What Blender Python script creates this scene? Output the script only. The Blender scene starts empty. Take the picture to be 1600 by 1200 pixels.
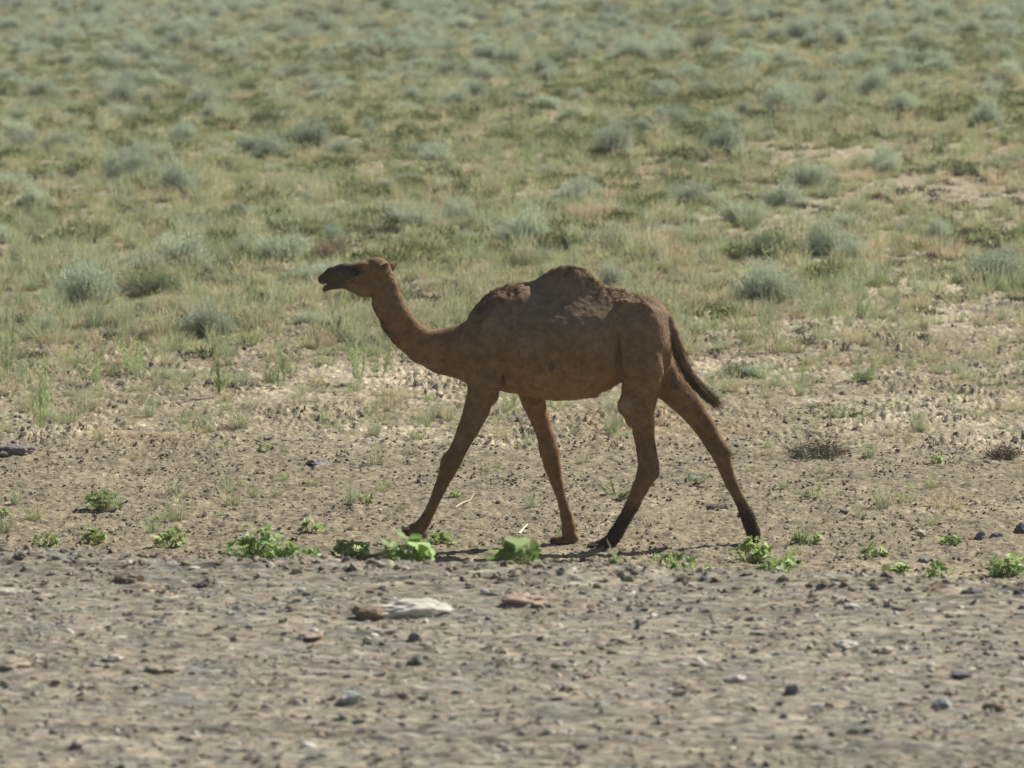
import bpy, math, random
import numpy as np
from mathutils import Vector, Euler

# ------------------------------------------------------------------ camera, sky, sun, exposure
SC = bpy.context.scene
C = SC.collection
FPX = 5954.0                      # focal length in pixels of the 1600 px wide photograph
CAM_H = 3.8
PITCH = math.atan(615.0 / FPX)
cam_d = bpy.data.cameras.new("camera")
cam = bpy.data.objects.new("camera", cam_d)
C.objects.link(cam)
cam.location = (0, 0, CAM_H)
cam.rotation_euler = (math.pi / 2 - PITCH, 0, 0)
cam_d.sensor_width = 36.0
cam_d.lens = FPX / 1600 * 36.0
cam_d.clip_start = 0.5
cam_d.clip_end = 6000
cam_d.dof.use_dof = True
cam_d.dof.focus_distance = 28.6
cam_d.dof.aperture_fstop = 2.9
SC.camera = cam

SUN_AZ = math.atan2(0.78, 0.62)   # clockwise from +Y
SUN_EL = math.radians(41.5)
w = bpy.data.worlds.new("World")
SC.world = w
w.use_nodes = True
nt = w.node_tree
sky = nt.nodes.new("ShaderNodeTexSky")
sky.sky_type = 'NISHITA'
sky.sun_disc = False
sky.sun_elevation = SUN_EL
sky.sun_rotation = SUN_AZ
sky.dust_density = 2.0
nt.links.new(sky.outputs[0], nt.nodes["Background"].inputs[0])
nt.nodes["Background"].inputs[1].default_value = 0.05
ld = bpy.data.lights.new("sun", 'SUN')
ld.energy = 5.0
ld.angle = math.radians(0.5)
ld.color = (1.0, 0.945, 0.84)
sun = bpy.data.objects.new("sun", ld)
C.objects.link(sun)
sdir = Vector((math.sin(SUN_AZ) * math.cos(SUN_EL), math.cos(SUN_AZ) * math.cos(SUN_EL), math.sin(SUN_EL)))
sun.rotation_euler = sdir.to_track_quat('Z', 'Y').to_euler()
sun.location = (20, 30, 20)
SC.view_settings.view_transform = 'Standard'
SC.view_settings.look = 'None'
SC.view_settings.exposure = 0.45
SC.view_settings.gamma = 1.0
SC.render.engine = 'CYCLES'
SC.cycles.max_bounces = 6
SC.cycles.diffuse_bounces = 3
SC.cycles.transmission_bounces = 3
SC.cycles.transparent_max_bounces = 4
SC.cycles.use_denoising = True

rng = np.random.default_rng(7)
random.seed(7)

# ------------------------------------------------------------------ noise
def _h(ix, iy, iz, seed):
    n = (ix.astype(np.int64) * 374761393 + iy.astype(np.int64) * 668265263 + iz * 2147483647 + seed * 974634777) & 0xFFFFFFFF
    n = ((n ^ (n >> 13)) * 1274126177) & 0xFFFFFFFF
    n = ((n ^ (n >> 15)) * 2246822519) & 0xFFFFFFFF
    return ((n ^ (n >> 16)) & 0xFFFFFF) / float(0x1000000)

def perlin(x, y, seed=0):
    x = np.asarray(x, float); y = np.asarray(y, float)
    ix = np.floor(x); iy = np.floor(y); fx = x - ix; fy = y - iy
    u = fx * fx * (3 - 2 * fx); v = fy * fy * (3 - 2 * fy)
    def g(dx, dy):
        a = _h(ix + dx, iy + dy, 0, seed) * 6.2831853
        return np.cos(a) * (fx - dx) + np.sin(a) * (fy - dy)
    return ((g(0, 0) * (1 - u) + g(1, 0) * u) * (1 - v) + (g(0, 1) * (1 - u) + g(1, 1) * u) * v) * 1.5

def fbm(x, y, seed=0, oct=4, gain=0.5):
    s = 0; a = 1.0; t = 0
    for k in range(oct):
        s = s + a * perlin(x * 2 ** k + 17.3 * k, y * 2 ** k - 9.1 * k, seed + k); t += a; a *= gain
    return s / t

def vnoise3(x, y, z, seed=0):
    ix = np.floor(x); iy = np.floor(y); iz = np.floor(z)
    fx = x - ix; fy = y - iy; fz = z - iz
    fx = fx * fx * (3 - 2 * fx); fy = fy * fy * (3 - 2 * fy); fz = fz * fz * (3 - 2 * fz)
    r = 0
    for a in (0, 1):
        for b in (0, 1):
            for c in (0, 1):
                hh = _h(ix + a, iy + b, (iz + c).astype(np.int64) * 7919, seed)
                r = r + hh * (fx if a else 1 - fx) * (fy if b else 1 - fy) * (fz if c else 1 - fz)
    return r * 2 - 1

def worley(x, y, seed=0):
    ix = np.floor(x); iy = np.floor(y)
    f1 = np.full(x.shape, 9.0); f2 = np.full(x.shape, 9.0); cid = np.zeros(x.shape)
    for a in (-1, 0, 1):
        for b in (-1, 0, 1):
            cx = ix + a; cy = iy + b
            px = cx + _h(cx, cy, 1, seed); py = cy + _h(cx, cy, 2, seed)
            d = np.hypot(px - x, py - y)
            m = d < f1
            f2 = np.where(m, f1, np.minimum(f2, d))
            cid = np.where(m, _h(cx, cy, 3, seed), cid)
            f1 = np.where(m, d, f1)
    return f1, f2, cid

def sstep(a, b, x):
    t = np.clip((x - a) / (b - a), 0, 1)
    return t * t * (3 - 2 * t)

# ------------------------------------------------------------------ terrain shape
SH_H = 0.60
def y_edge(x):
    return 21.08 - 0.19 * x + 0.05 * np.sin(x * 1.7 + 1) + 0.035 * np.sin(x * 4.1)

def g_base(x, y):
    x = np.asarray(x, float); y = np.asarray(y, float)
    a = np.clip(x / np.maximum(y, 1), -0.3, 0.3)
    m = 0.033 + 0.065 * a
    t = np.maximum(y - 29, 0)
    z = m * (t - 4 * (1 - np.exp(-t / 4)))
    z = z + 0.10 * fbm(x / 7.0, y / 9.0, 3, 3) * sstep(30, 45, y)
    return z

def g_h(x, y):
    z = g_base(x, y)
    z = z + 0.05 * fbm(x / 1.3, y / 1.3, 5, 3) * sstep(31, 42, y) + 0.012 * fbm(x / 0.9, y / 0.9, 8, 3)
    return z

def s_h(x, y):
    e = y_edge(x)
    return SH_H + 0.018 * fbm(x / 1.8, y / 0.5, 11, 3) + 0.080 * np.exp(-((e - y - 0.42) / 0.30) ** 2) * (0.6 + 0.8 * fbm(x / 0.6, y / 0.5, 12, 2)) \
        - sstep(-0.12, 1.1, y - e) * 0.72

CP, SP = math.cos(PITCH), math.sin(PITCH)
def ray(px, row):
    u = (px - 800) / FPX; v = (600 - row) / FPX
    return u, CP + v * SP, -SP + v * CP       # x, y, z direction

def on_ground(px, row):
    dx, dy, dz = ray(px, row)
    lo, hi = 22.0, 600.0
    for _ in range(50):
        t = (lo + hi) / 2
        if CAM_H + dz * t / dy > g_h(dx * t / dy, t): lo = t
        else: hi = t
    return dx * lo / dy, lo, float(g_h(dx * lo / dy, lo))

def on_shoulder(px, row):
    dx, dy, dz = ray(px, row)
    t = (SH_H - CAM_H) / dz
    for _ in range(6):
        t = (float(s_h(dx * t, dy * t)) - CAM_H) / dz
    return dx * t, dy * t, CAM_H + dz * t

# ------------------------------------------------------------------ mesh + material helpers
def mesh_np(name, verts, faces, mat, col=None, smooth=False, fl=None):
    """faces: (n,k) array of one size, or flat loops with fl = sizes"""
    me = bpy.data.meshes.new(name)
    verts = np.ascontiguousarray(verts, np.float32)
    if fl is None:
        n, k = faces.shape
        loops = np.ascontiguousarray(faces.ravel(), np.int32); sizes = np.full(n, k, np.int32)
    else:
        loops = np.ascontiguousarray(faces, np.int32); sizes = np.asarray(fl, np.int32); n = len(sizes)
    me.vertices.add(len(verts)); me.vertices.foreach_set("co", verts.ravel())
    me.loops.add(len(loops)); me.loops.foreach_set("vertex_index", loops)
    me.polygons.add(n)
    st = np.zeros(n, np.int32); st[1:] = np.cumsum(sizes)[:-1]
    me.polygons.foreach_set("loop_start", st)
    me.update(calc_edges=True)
    if smooth:
        me.polygons.foreach_set("use_smooth", np.ones(n, bool))
    if col is not None:
        a = me.color_attributes.new("tint", 'FLOAT_COLOR', 'POINT')
        c4 = np.ones((len(verts), 4), np.float32); c4[:, :3] = col
        a.data.foreach_set("color", c4.ravel())
    mats = mat if isinstance(mat, (list, tuple)) else [mat]
    for m in mats: me.materials.append(m)
    me.validate(verbose=False)
    return me

def link(name, me, label=None, cat=None, group=None, kind=None, parent=None, loc=(0, 0, 0), rot=(0, 0, 0), scl=(1, 1, 1)):
    o = bpy.data.objects.new(name, me); C.objects.link(o)
    o.location = loc; o.rotation_euler = rot; o.scale = scl
    if parent is not None: o.parent = parent
    if label: o["label"] = label
    if cat: o["category"] = cat
    if group: o["group"] = group
    if kind: o["kind"] = kind
    return o

def new_mat(name):
    m = bpy.data.materials.new(name); m.use_nodes = True
    n = m.node_tree.nodes; l = m.node_tree.links
    return m, n, l, n["Principled BSDF"]

def N(n, t, **kw):
    x = n.new(t)
    for k, v in kw.items(): setattr(x, k, v)
    return x

def ramp(n, pts):
    r = n.new("ShaderNodeValToRGB")
    e = r.color_ramp.elements
    e[0].position, e[0].color = pts[0][0], (*pts[0][1], 1)
    e[1].position, e[1].color = pts[-1][0], (*pts[-1][1], 1)
    for p, c in pts[1:-1]:
        k = e.new(p); k.color = (*c, 1)
    return r

def soil_material(name, sx, sy, scale, amount, bump, lo, hi):
    """vertex tint times speckled mineral colour; sx/sy stretch"""
    m, n, l, b = new_mat(name)
    b.inputs["Roughness"].default_value = 0.95
    b.inputs["Specular IOR Level"].default_value = 0.15
    tc = n.new("ShaderNodeTexCoord"); mp = n.new("ShaderNodeMapping")
    mp.inputs["Scale"].default_value = (sx, sy, 1)
    l.new(tc.outputs["Object"], mp.inputs[0])
    n1 = N(n, "ShaderNodeTexNoise"); n1.inputs["Scale"].default_value = scale; n1.inputs["Detail"].default_value = 7; n1.inputs["Roughness"].default_value = 0.72
    n2 = N(n, "ShaderNodeTexNoise"); n2.inputs["Scale"].default_value = scale * 5.3; n2.inputs["Detail"].default_value = 4
    v = N(n, "ShaderNodeTexVoronoi"); v.inputs["Scale"].default_value = scale * 4
    for t in (n1, n2, v): l.new(mp.outputs[0], t.inputs["Vector"])
    r1 = ramp(n, [(0.30, lo), (0.5, (1, 1, 1)), (0.72, hi)])
    l.new(n1.outputs[0], r1.inputs[0])
    r2 = ramp(n, [(0.36, (0.62, 0.62, 0.62)), (0.5, (1, 1, 1)), (0.68, (1.35, 1.33, 1.3))])
    l.new(n2.outputs[0], r2.inputs[0])
    at = N(n, "ShaderNodeAttribute", attribute_name="tint")
    mm = N(n, "ShaderNodeMix", data_type='RGBA', blend_type='MULTIPLY'); mm.inputs[0].default_value = amount
    l.new(at.outputs["Color"], mm.inputs[6]); l.new(r1.outputs[0], mm.inputs[7])
    m2 = N(n, "ShaderNodeMix", data_type='RGBA', blend_type='MULTIPLY'); m2.inputs[0].default_value = amount
    l.new(mm.outputs[2], m2.inputs[6]); l.new(r2.outputs[0], m2.inputs[7])
    # each pebble of the voronoi has a colour of its own
    vr = ramp(n, [(0.0, (0.72, 0.70, 0.72)), (0.5, (1.0, 1.0, 1.0)), (0.85, (1.08, 1.02, 0.98)), (1.0, (1.5, 1.5, 1.48))])
    sepc = N(n, "ShaderNodeSeparateColor"); l.new(v.outputs["Color"], sepc.inputs[0]); l.new(sepc.outputs[0], vr.inputs[0])
    m3 = N(n, "ShaderNodeMix", data_type='RGBA', blend_type='MULTIPLY'); m3.inputs[0].default_value = amount * 0.9
    l.new(m2.outputs[2], m3.inputs[6]); l.new(vr.outputs[0], m3.inputs[7])
    l.new(m3.outputs[2], b.inputs["Base Color"])
    bp = N(n, "ShaderNodeBump"); bp.inputs["Strength"].default_value = bump; bp.inputs["Distance"].default_value = 0.02
    l.new(n2.outputs[0], bp.inputs["Height"]); l.new(bp.outputs[0], b.inputs["Normal"])
    return m

M_GROUND = soil_material("dry_soil", 1, 1, 5.0, 0.85, 0.6, (0.72, 0.70, 0.68), (1.22, 1.20, 1.15))
M_SHOULDER = soil_material("road_gravel", 0.35, 1, 9.0, 1.0, 0.7, (0.62, 0.62, 0.66), (1.28, 1.22, 1.16))

def stone_material(name, pts, rough=0.9, bumps=0.5):
    m, n, l, b = new_mat(name)
    b.inputs["Roughness"].default_value = rough
    b.inputs["Specular IOR Level"].default_value = 0.25
    oi = n.new("ShaderNodeObjectInfo"); r = ramp(n, pts); r.color_ramp.interpolation = 'LINEAR'
    l.new(oi.outputs["Random"], r.inputs[0])
    tc = n.new("ShaderNodeTexCoord")
    t = N(n, "ShaderNodeTexNoise"); t.inputs["Scale"].default_value = 3.0; t.inputs["Detail"].default_value = 5
    l.new(tc.outputs["Object"], t.inputs["Vector"])
    r2 = ramp(n, [(0.3, (0.7, 0.7, 0.7)), (0.7, (1.2, 1.2, 1.2))]); l.new(t.outputs[0], r2.inputs[0])
    mm = N(n, "ShaderNodeMix", data_type='RGBA', blend_type='MULTIPLY'); mm.inputs[0].default_value = 1
    l.new(r.outputs[0], mm.inputs[6]); l.new(r2.outputs[0], mm.inputs[7])
    l.new(mm.outputs[2], b.inputs["Base Color"])
    bp = N(n, "ShaderNodeBump"); bp.inputs["Strength"].default_value = bumps; bp.inputs["Distance"].default_value = 0.01
    l.new(t.outputs[0], bp.inputs["Height"]); l.new(bp.outputs[0], b.inputs["Normal"])
    return m

M_CLOD = stone_material("soil_clod", [(0, (0.16, 0.13, 0.095)), (0.4, (0.25, 0.21, 0.15)), (0.8, (0.34, 0.29, 0.215)), (1, (0.46, 0.40, 0.31))])
M_GRAVEL = stone_material("gravel_stone", [(0, (0.17, 0.17, 0.16)), (0.2, (0.26, 0.25, 0.22)), (0.45, (0.32, 0.28, 0.22)), (0.7, (0.37, 0.30, 0.235)), (0.88, (0.42, 0.40, 0.34)), (1, (0.75, 0.73, 0.66))])
def plain_stone(name, c): return stone_material(name, [(0, tuple(v * 0.93 for v in c)), (1, c)])

def leaf_material(name, trans=0.35, var=0.18, rough=0.7):
    m, n, l, b = new_mat(name)
    at = N(n, "ShaderNodeAttribute", attribute_name="tint")
    oi = n.new("ShaderNodeObjectInfo")
    hs = N(n, "ShaderNodeHueSaturation")
    mr = N(n, "ShaderNodeMapRange"); mr.inputs[3].default_value = 1 - var; mr.inputs[4].default_value = 1 + var
    l.new(oi.outputs["Random"], mr.inputs[0]); l.new(mr.outputs[0], hs.inputs["Value"])
    ml = N(n, "ShaderNodeMath", operation='MULTIPLY'); ml.inputs[1].default_value = 7.31
    fr = N(n, "ShaderNodeMath", operation='FRACT')
    l.new(oi.outputs["Random"], ml.inputs[0]); l.new(ml.outputs[0], fr.inputs[0])
    mr2 = N(n, "ShaderNodeMapRange"); mr2.inputs[3].default_value = 0.496; mr2.inputs[4].default_value = 0.514
    l.new(fr.outputs[0], mr2.inputs[0]); l.new(mr2.outputs[0], hs.inputs["Hue"])
    l.new(at.outputs["Color"], hs.inputs["Color"])
    b.inputs["Roughness"].default_value = rough
    b.inputs["Specular IOR Level"].default_value = 0.2
    l.new(hs.outputs[0], b.inputs["Base Color"])
    tr = N(n, "ShaderNodeBsdfTranslucent"); l.new(hs.outputs[0], tr.inputs[0])
    mx = N(n, "ShaderNodeMixShader"); mx.inputs[0].default_value = trans
    l.new(b.outputs[0], mx.inputs[1]); l.new(tr.outputs[0], mx.inputs[2])
    l.new(mx.outputs[0], n["Material Output"].inputs[0])
    return m
M_SAGE = leaf_material("sage_leaf", 0.30, 0.16)
M_GRASS = leaf_material("grass_blade", 0.40, 0.18)
M_WEED = leaf_material("weed_leaf", 0.45, 0.10, 0.5)
M_TWIG = leaf_material("dry_twig", 0.0, 0.1)

# ------------------------------------------------------------------ ground and gravel shoulder (one fan-shaped sheet each)
def fan(cols, rows, hf, cf, name, mat, label):
    A, Y = np.meshgrid(cols, rows)
    X = A * np.maximum(np.abs(Y), 6.0)
    Z, colr = hf(X, Y), None
    colr = cf(X, Y).reshape(-1, 3)
    V = np.stack([X, Y, Z], -1).reshape(-1, 3)
    nr, nc = A.shape
    i = np.arange((nr - 1) * nc).reshape(nr - 1, nc)[:, :-1].ravel()
    F = np.stack([i, i + 1, i + nc + 1, i + nc], 1)
    me = mesh_np(name, V, F, mat, colr, smooth=True)
    return link(name, me, label=label, kind="structure")

def rows_steps(segs):
    out = [segs[0][0]]
    for y1, s0, s1 in segs[1:]:
        y0 = out[-1]
        while out[-1] < y1:
            t = (out[-1] - y0) / (y1 - y0)
            out.append(out[-1] + s0 + (s1 - s0) * t)
    return np.array(out)

fine = np.linspace(-0.158, 0.158, 680)
side = np.array([0.162, 0.168, 0.176, 0.187, 0.2, 0.22, 0.25, 0.3, 0.4, 0.55, 0.8, 1.2])
cols = np.concatenate([-side[::-1], fine, side])

def crust_mask(x, y):      # pale cracked crust zone
    n = 2.2 * fbm(x / 3.0, y / 3.5, 21, 3)
    return sstep(30.4, 32.0, y + n * 0.6) * (1 - sstep(42.5 , 46.5, y + n * 1.6 - 0.25 * x))

def ground_z(x, y):
    z = g_h(x, y)
    near = 1 - sstep(75, 110, y)
    wx = x + 0.03 * perlin(x * 6, y * 6, 31); wy = y + 0.03 * perlin(x * 6 + 9, y * 6, 32)
    f1, f2, cid = worley(wx / 0.07, wy / 0.07, 33)
    plate = sstep(0.02, 0.30, f2 - f1)
    c = crust_mask(x, y)
    z = z + near * c * (0.45 + 0.9 * sstep(-0.2, 0.4, fbm(x / 1.1, y / 1.3, 37, 2))) * (0.025 * plate * (0.3 + cid) + 0.030 * cid * plate * (fbm(x / 0.35, y / 0.35, 34, 2) > 0.05))
    z = z + near * (1 - 0.5 * c) * 0.038 * (fbm(x / 0.10, y / 0.07, 35, 4, 0.65))
    lump = np.maximum(fbm(x / 0.42, y / 0.42, 36, 3) - 0.08, 0)
    z = z + near * lump * (0.04 + 0.02 * c + 0.07 * sstep(38, 42, y))
    fz = sstep(22.0, 22.8, y)
    return z * fz - 0.25 * (1 - fz)

def ground_c(x, y):
    c = crust_mask(x, y)[..., None]
    n1 = fbm(x / 1.1, y / 1.6, 41, 4)[..., None]
    n2 = fbm(x / 0.25, y / 0.3, 42, 3)[..., None]
    dirt = np.array([0.238, 0.208, 0.147]); crust = np.array([0.258, 0.228, 0.160]); veg = np.array([0.32, 0.285, 0.20]); palec = np.array([0.405, 0.362, 0.272])
    d = y[..., None]
    zone = sstep(41, 48, d)
    pale = sstep(0.12, 0.45, n1)
    base = dirt * (1 + 0.25 * pale) * (1 - zone) + veg * zone
    pc = sstep(-0.05, 0.5, fbm(x / 2.6 + 3, y / 1.7, 44, 4) + 0.16 * np.clip(x / 5, -1, 1) * sstep(34, 38, y) - 0.10 * (x < 0) * sstep(36, 39, y))[..., None]
    base = base * (1 - c) + (crust * (1 - pc) + palec * pc) * c * (1 + 0.12 * n1)
    red = sstep(0.2, 0.5, fbm(x / 1.9 + 5, y / 2.4, 43, 3))[..., None] * c
    base = base * (1 - red * np.array([0.0, 0.08, 0.14]))
    wx = x + 0.03 * perlin(x * 6, y * 6, 31); wy = y + 0.03 * perlin(x * 6 + 9, y * 6, 32)
    f1, f2, cid = worley(wx / 0.07, wy / 0.07, 33)
    base = base * (1 + c * (cid[..., None] - 0.5) * 0.35)
    return base * (1 + 0.30 * n2)

g_rows = rows_steps([(21.6,), (24, 0.06, 0.022), (36, 0.022, 0.035), (60, 0.035, 0.09), (110, 0.09, 0.30), (170, 0.3, 1.5), (500, 2, 25)])
fan(cols, g_rows, ground_z, ground_c, "ground", M_GROUND, "dry steppe soil with cracked pale crust rising to a scrubby slope")

def sh_z(x, y):
    z = s_h(x, y)
    near = sstep(14.0, 15.0, y)
    f1, f2, cid = worley(x / 0.13, (y + 0.19 * x) / 0.06, 51)
    z = z + near * 0.014 * sstep(0.55, 0.0, f1) * (cid > 0.45) * cid
    z = z + near * 0.016 * fbm(x / 0.30, (y + 0.19 * x) / 0.06, 52, 4)
    e = y_edge(x) - y
    z = z + near * np.maximum(fbm(x / 0.30, y / 0.22, 53, 3), 0) * 0.05 * np.exp(-((e - 0.4) / 0.5) ** 2)
    z = z - near * 0.03 * np.exp(-((y + 0.10 * x - 16.15 + 0.05 * np.sin(x)) / 0.09) ** 2)
    return z

def sh_c(x, y):
    t_ = y + 0.19 * x                     # ruts and wash lines run along the road edge
    n1 = fbm(x / 2.6, t_ / 0.40, 61, 4)[..., None]
    n2 = fbm(x / 0.26, t_ / 0.05, 62, 4)[..., None]
    n3 = fbm(x / 0.42 + 4, t_ / 0.08, 63, 3)[..., None]
    a = np.array([0.255, 0.240, 0.188]); pink = np.array([0.305, 0.266, 0.205]); grey = np.array([0.225, 0.225, 0.205])
    t = sstep(-0.05, 0.45, n3); g = sstep(0.0, 0.5, -n3)
    base = a * (1 - t) + pink * t
    base = base * (1 - g) + grey * g
    return base * (1 + 0.22 * n1) * (1 + 0.50 * n2)

s_rows = rows_steps([(-30,), (5, 5, 2), (14.2, 1, 0.2), (15.0, 0.05, 0.014), (21.2, 0.014, 0.02), (23.4, 0.02, 0.03)])
fan(cols, s_rows, sh_z, sh_c, "gravel_shoulder", M_SHOULDER, "raised gravel road shoulder in front of the camel")

# ------------------------------------------------------------------ camel: one continuous skin grown from blended muscle volumes
# coordinates below: px along the body, lateral (+ = far side), row; 1 unit = US metres
CY = 26.0
US = 1 / 227.3
ROW0 = 854.5
RES = 1.8
X0, X1, Q0, Q1, R0, R1 = 488, 1204, -76, 76, 398, 866
gx = np.arange(X0, X1, RES); gq = np.arange(Q0, Q1, RES); gr = np.arange(R0, R1, RES)
F = np.full((len(gx), len(gq), len(gr)), 60.0, np.float32)

def sub(x0, x1, q0, q1, r0, r1):
    a = max(0, int((x0 - X0) / RES)), min(len(gx), int((x1 - X0) / RES) + 2)
    b = max(0, int((q0 - Q0) / RES)), min(len(gq), int((q1 - Q0) / RES) + 2)
    c = max(0, int((r0 - R0) / RES)), min(len(gr), int((r1 - R0) / RES) + 2)
    s = (slice(*a), slice(*b), slice(*c))
    return s, gx[a[0]:a[1], None, None], gq[None, b[0]:b[1], None], gr[None, None, c[0]:c[1]]

def smin(a, b, k):
    h = np.clip(0.5 + 0.5 * (b - a) / k, 0, 1)
    return b + (a - b) * h - k * h * (1 - h)

def cone(p, q, r1, r2, k=5, lat=1.0):
    """rounded cone between p and q=(x, lateral, row); lat < 1 flattens it sideways"""
    p = np.array(p, float); q = np.array(q, float); m = max(r1, r2) + k + 3
    lo = np.minimum(p, q) - m; hi = np.maximum(p, q) + m
    s, x, y, z = sub(lo[0], hi[0], lo[1], hi[1], lo[2], hi[2])
    d = q - p; d2 = d.copy(); d2[1] /= lat
    L = (d2 ** 2).sum() + 1e-6
    ax, ay, az = x - p[0], (y - p[1]) / lat, z - p[2]
    t = np.clip((ax * d2[0] + ay * d2[1] + az * d2[2]) / L, 0, 1)
    dist = np.sqrt((ax - t * d2[0]) ** 2 + (ay - t * d2[1]) ** 2 + (az - t * d2[2]) ** 2) - (r1 + (r2 - r1) * t)
    if lat < 1: dist = dist * (lat + (1 - lat) * 0.5)
    F[s] = smin(F[s], dist.astype(np.float32), k)

def ell(c, r, k=5, tilt=0, carve=False):
    c = np.array(c, float); R = max(r) + k + 3
    s, x, y, z = sub(c[0] - R, c[0] + R, c[1] - R, c[1] + R, c[2] - R, c[2] + R)
    ca, sa = math.cos(tilt), math.sin(tilt)
    dx, dz = x - c[0], z - c[2]
    u = (dx * ca + dz * sa) / r[0]; v = (y - c[1]) / r[1]; w_ = (-dx * sa + dz * ca) / r[2]
    g = np.sqrt(u * u + v * v + w_ * w_) + 1e-6
    h = np.sqrt((u / r[0]) ** 2 + (v / r[1]) ** 2 + (w_ / r[2]) ** 2) + 1e-6
    dist = (g * (g - 1) / h).astype(np.float32)
    F[s] = -smin(-F[s], dist, k) if carve else smin(F[s], dist, k)

def chain(pts, k=5, lat=1.0):
    """a limb: its own segments meet almost sharply (they share radii), so nothing swells at the joints"""
    k = min(k, 2.2) if len(pts) > 2 else k
    for a, b in zip(pts[:-1], pts[1:]):
        cone(a[:3], b[:3], a[3], b[3], k, lat)

# trunk: side profile (top, bottom), half width, and how narrow the upper part is
T = np.array([
    # x    top  bottom  half  p
    [706, 532, 578, 20, 1.0], [716, 516, 590, 30, .95], [730, 503, 602, 40, .9], [745, 484, 607, 47, .85], [760, 467, 610, 51, .80], [776, 455, 611, 54, .74],
    [793, 450, 612, 57, .68], [812, 449, 620, 60, .66], [835, 440.5, 625, 62, .60], [850, 432, 627, 63, .52], [862, 424, 628.5, 64, .46], [880, 419.5, 629, 64, .43],
    [896, 419.5, 628, 64, .43], [912, 427, 626, 63, .47], [928, 440, 622, 61, .55], [950, 453, 612, 57, .68], [968, 460, 602, 47, .80],
    [985, 464, 600, 45, .90], [1003, 469, 600, 42, 1.0], [1020, 480, 598, 34, 1.05], [1034, 495, 592, 25, 1.0], [1044, 516, 580, 15, 1.0]])
s, x, y, z = sub(704, 1046, -76, 76, 408, 640)
xs = x[:, 0, 0]
top, bot, hw = [np.interp(xs, T[:, 0], T[:, i])[:, None, None] for i in (1, 2, 3)]
back = np.interp(xs, [700, 811.9, 812, 835, 860, 890, 920, 950, 968, 968.1], [0, 0, 449, 452, 455, 457, 458, 459, 460, 0])[:, None, None]
btop = np.maximum(top, back)
mid = btop + (bot - btop) * 0.55
v = np.where(z < mid, (mid - z) / (mid - btop), (z - mid) / (bot - mid))
vc = np.clip(v, 0, 1)
shelf = (sstep(815, 865, x) * sstep(990, 958, x)) * (z < mid)
roof = 0.12 + 0.88 * (1 - (1 - np.clip((z - btop) / (0.64 * (mid - btop)), 0, 1)) ** 1.6)
wid = hw * (np.sqrt(1 - vc ** 2) * (1 - shelf) + roof * shelf) + 0.5
def slab(top, bot, wid, q0=2.0):
    vert = np.maximum(top - z, z - bot)
    lat_d = np.abs(y) - wid
    side_d = lat_d * 0.80
    return np.where(vert > 0, np.sqrt(np.maximum(np.abs(y) - q0, 0) ** 2 + vert ** 2), np.where(lat_d > 0, side_d, np.maximum(side_d, vert * 0.9)))
dist = np.maximum(slab(btop, bot, wid), np.maximum(706 - x, x - 1044))
F[s] = smin(F[s], dist.astype(np.float32), 3)
# the hump: a narrow ridge of its own
dep = np.clip(z - top, 0, 200)
hwid = (1.0 + 3.3 * np.sqrt(dep) + 0.08 * dep) * (0.04 + 0.96 * sstep(812, 862, x) * sstep(1000, 935, x))
hd = np.maximum(slab(top, top + 75, hwid, 1.0), np.maximum(815 - x, x - 975))
F[s] = smin(F[s], hd.astype(np.float32), 13)

# neck
chain([(604, 0, 459, 20), (606, 0, 476, 24.5), (620, 0, 504, 25), (637, 0, 526, 25), (660, 0, 544.5, 27.5), (687, 0, 551.5, 32), (716, 0, 551, 38), (742, 0, 548, 46)], 6, 0.66)
cone((700, 0, 556), (760, 0, 556), 30, 48, 14, 0.7)
# shoulders, breast
for sgn in (-1, 1):
    ell((757, 30 * sgn, 535), (33, 22, 60), 14, 0.12)
    ell((752, 26 * sgn, 588), (24, 22, 28), 9)
    cone((778, 30 * sgn, 470), (752, 42 * sgn, 560), 10, 15, 16)     # scapula ridge
ell((748, 0, 588), (20, 26, 20), 8)
ell((786, -44, 598), (7, 17, 15), 4, carve=True)
ell((792, 0, 606), (22, 18, 9), 8)                                   # sternum pad
ell((929, 0, 618), (9, 6, 7), 5)
for sgn in (-1, 1):
    cone((770, 44 * sgn, 500), (760, 44 * sgn, 590), 14, 13, 7)
    cone((800, 40 * sgn, 520), (793, 38 * sgn, 600), 5, 4, 7)
    ell((742, 34 * sgn, 560), (10, 12, 34), 6)
# pelvis and rump
ell((1004, 0, 505), (42, 40, 36), 14)
for sgn in (-1, 1):
    ell((1000, 27 * sgn, 528), (38, 22, 54), 8, -0.1)
    ell((1026, 14 * sgn, 546), (22, 17, 44), 9)
    ell((974, 30 * sgn, 476), (10, 8, 8), 9)                         # hip bone
# near hind leg
k = 6
ell((1002, -33, 578), (33, 22, 58), 5)
ell((965, -50, 562), (4.5, 13, 42), 3, carve=True)
chain([(1000, -27, 600, 30), (998, -26, 628, 27), (1003, -24, 652, 19), (1005, -22, 676, 16.5), (1009, -21, 704, 15), (1012, -20, 728, 15.2), (1009, -20, 744, 15), (999, -20, 765, 12.5), (987, -19, 790, 10.5), (975, -19, 812, 9.5), (960, -18, 838, 11)], k, 0.85)
cone((1016, -21, 700), (1024, -20, 741), 7, 6.5, 6)
ell((976, -27, 634), (12, 13, 16), 7)
ell((984, -26, 652), (9, 10, 14), 6)
chain([(958, -18, 842, 10.5), (945, -18, 850, 8.5), (925, -18, 854, 5.5)], 5)
for dq in (-7, 7):
    ell((930, -18 + dq, 854.5), (15, 6.5, 5), 3)
ell((947, -18, 856), (19, 12, 4.5), 4)
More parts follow.
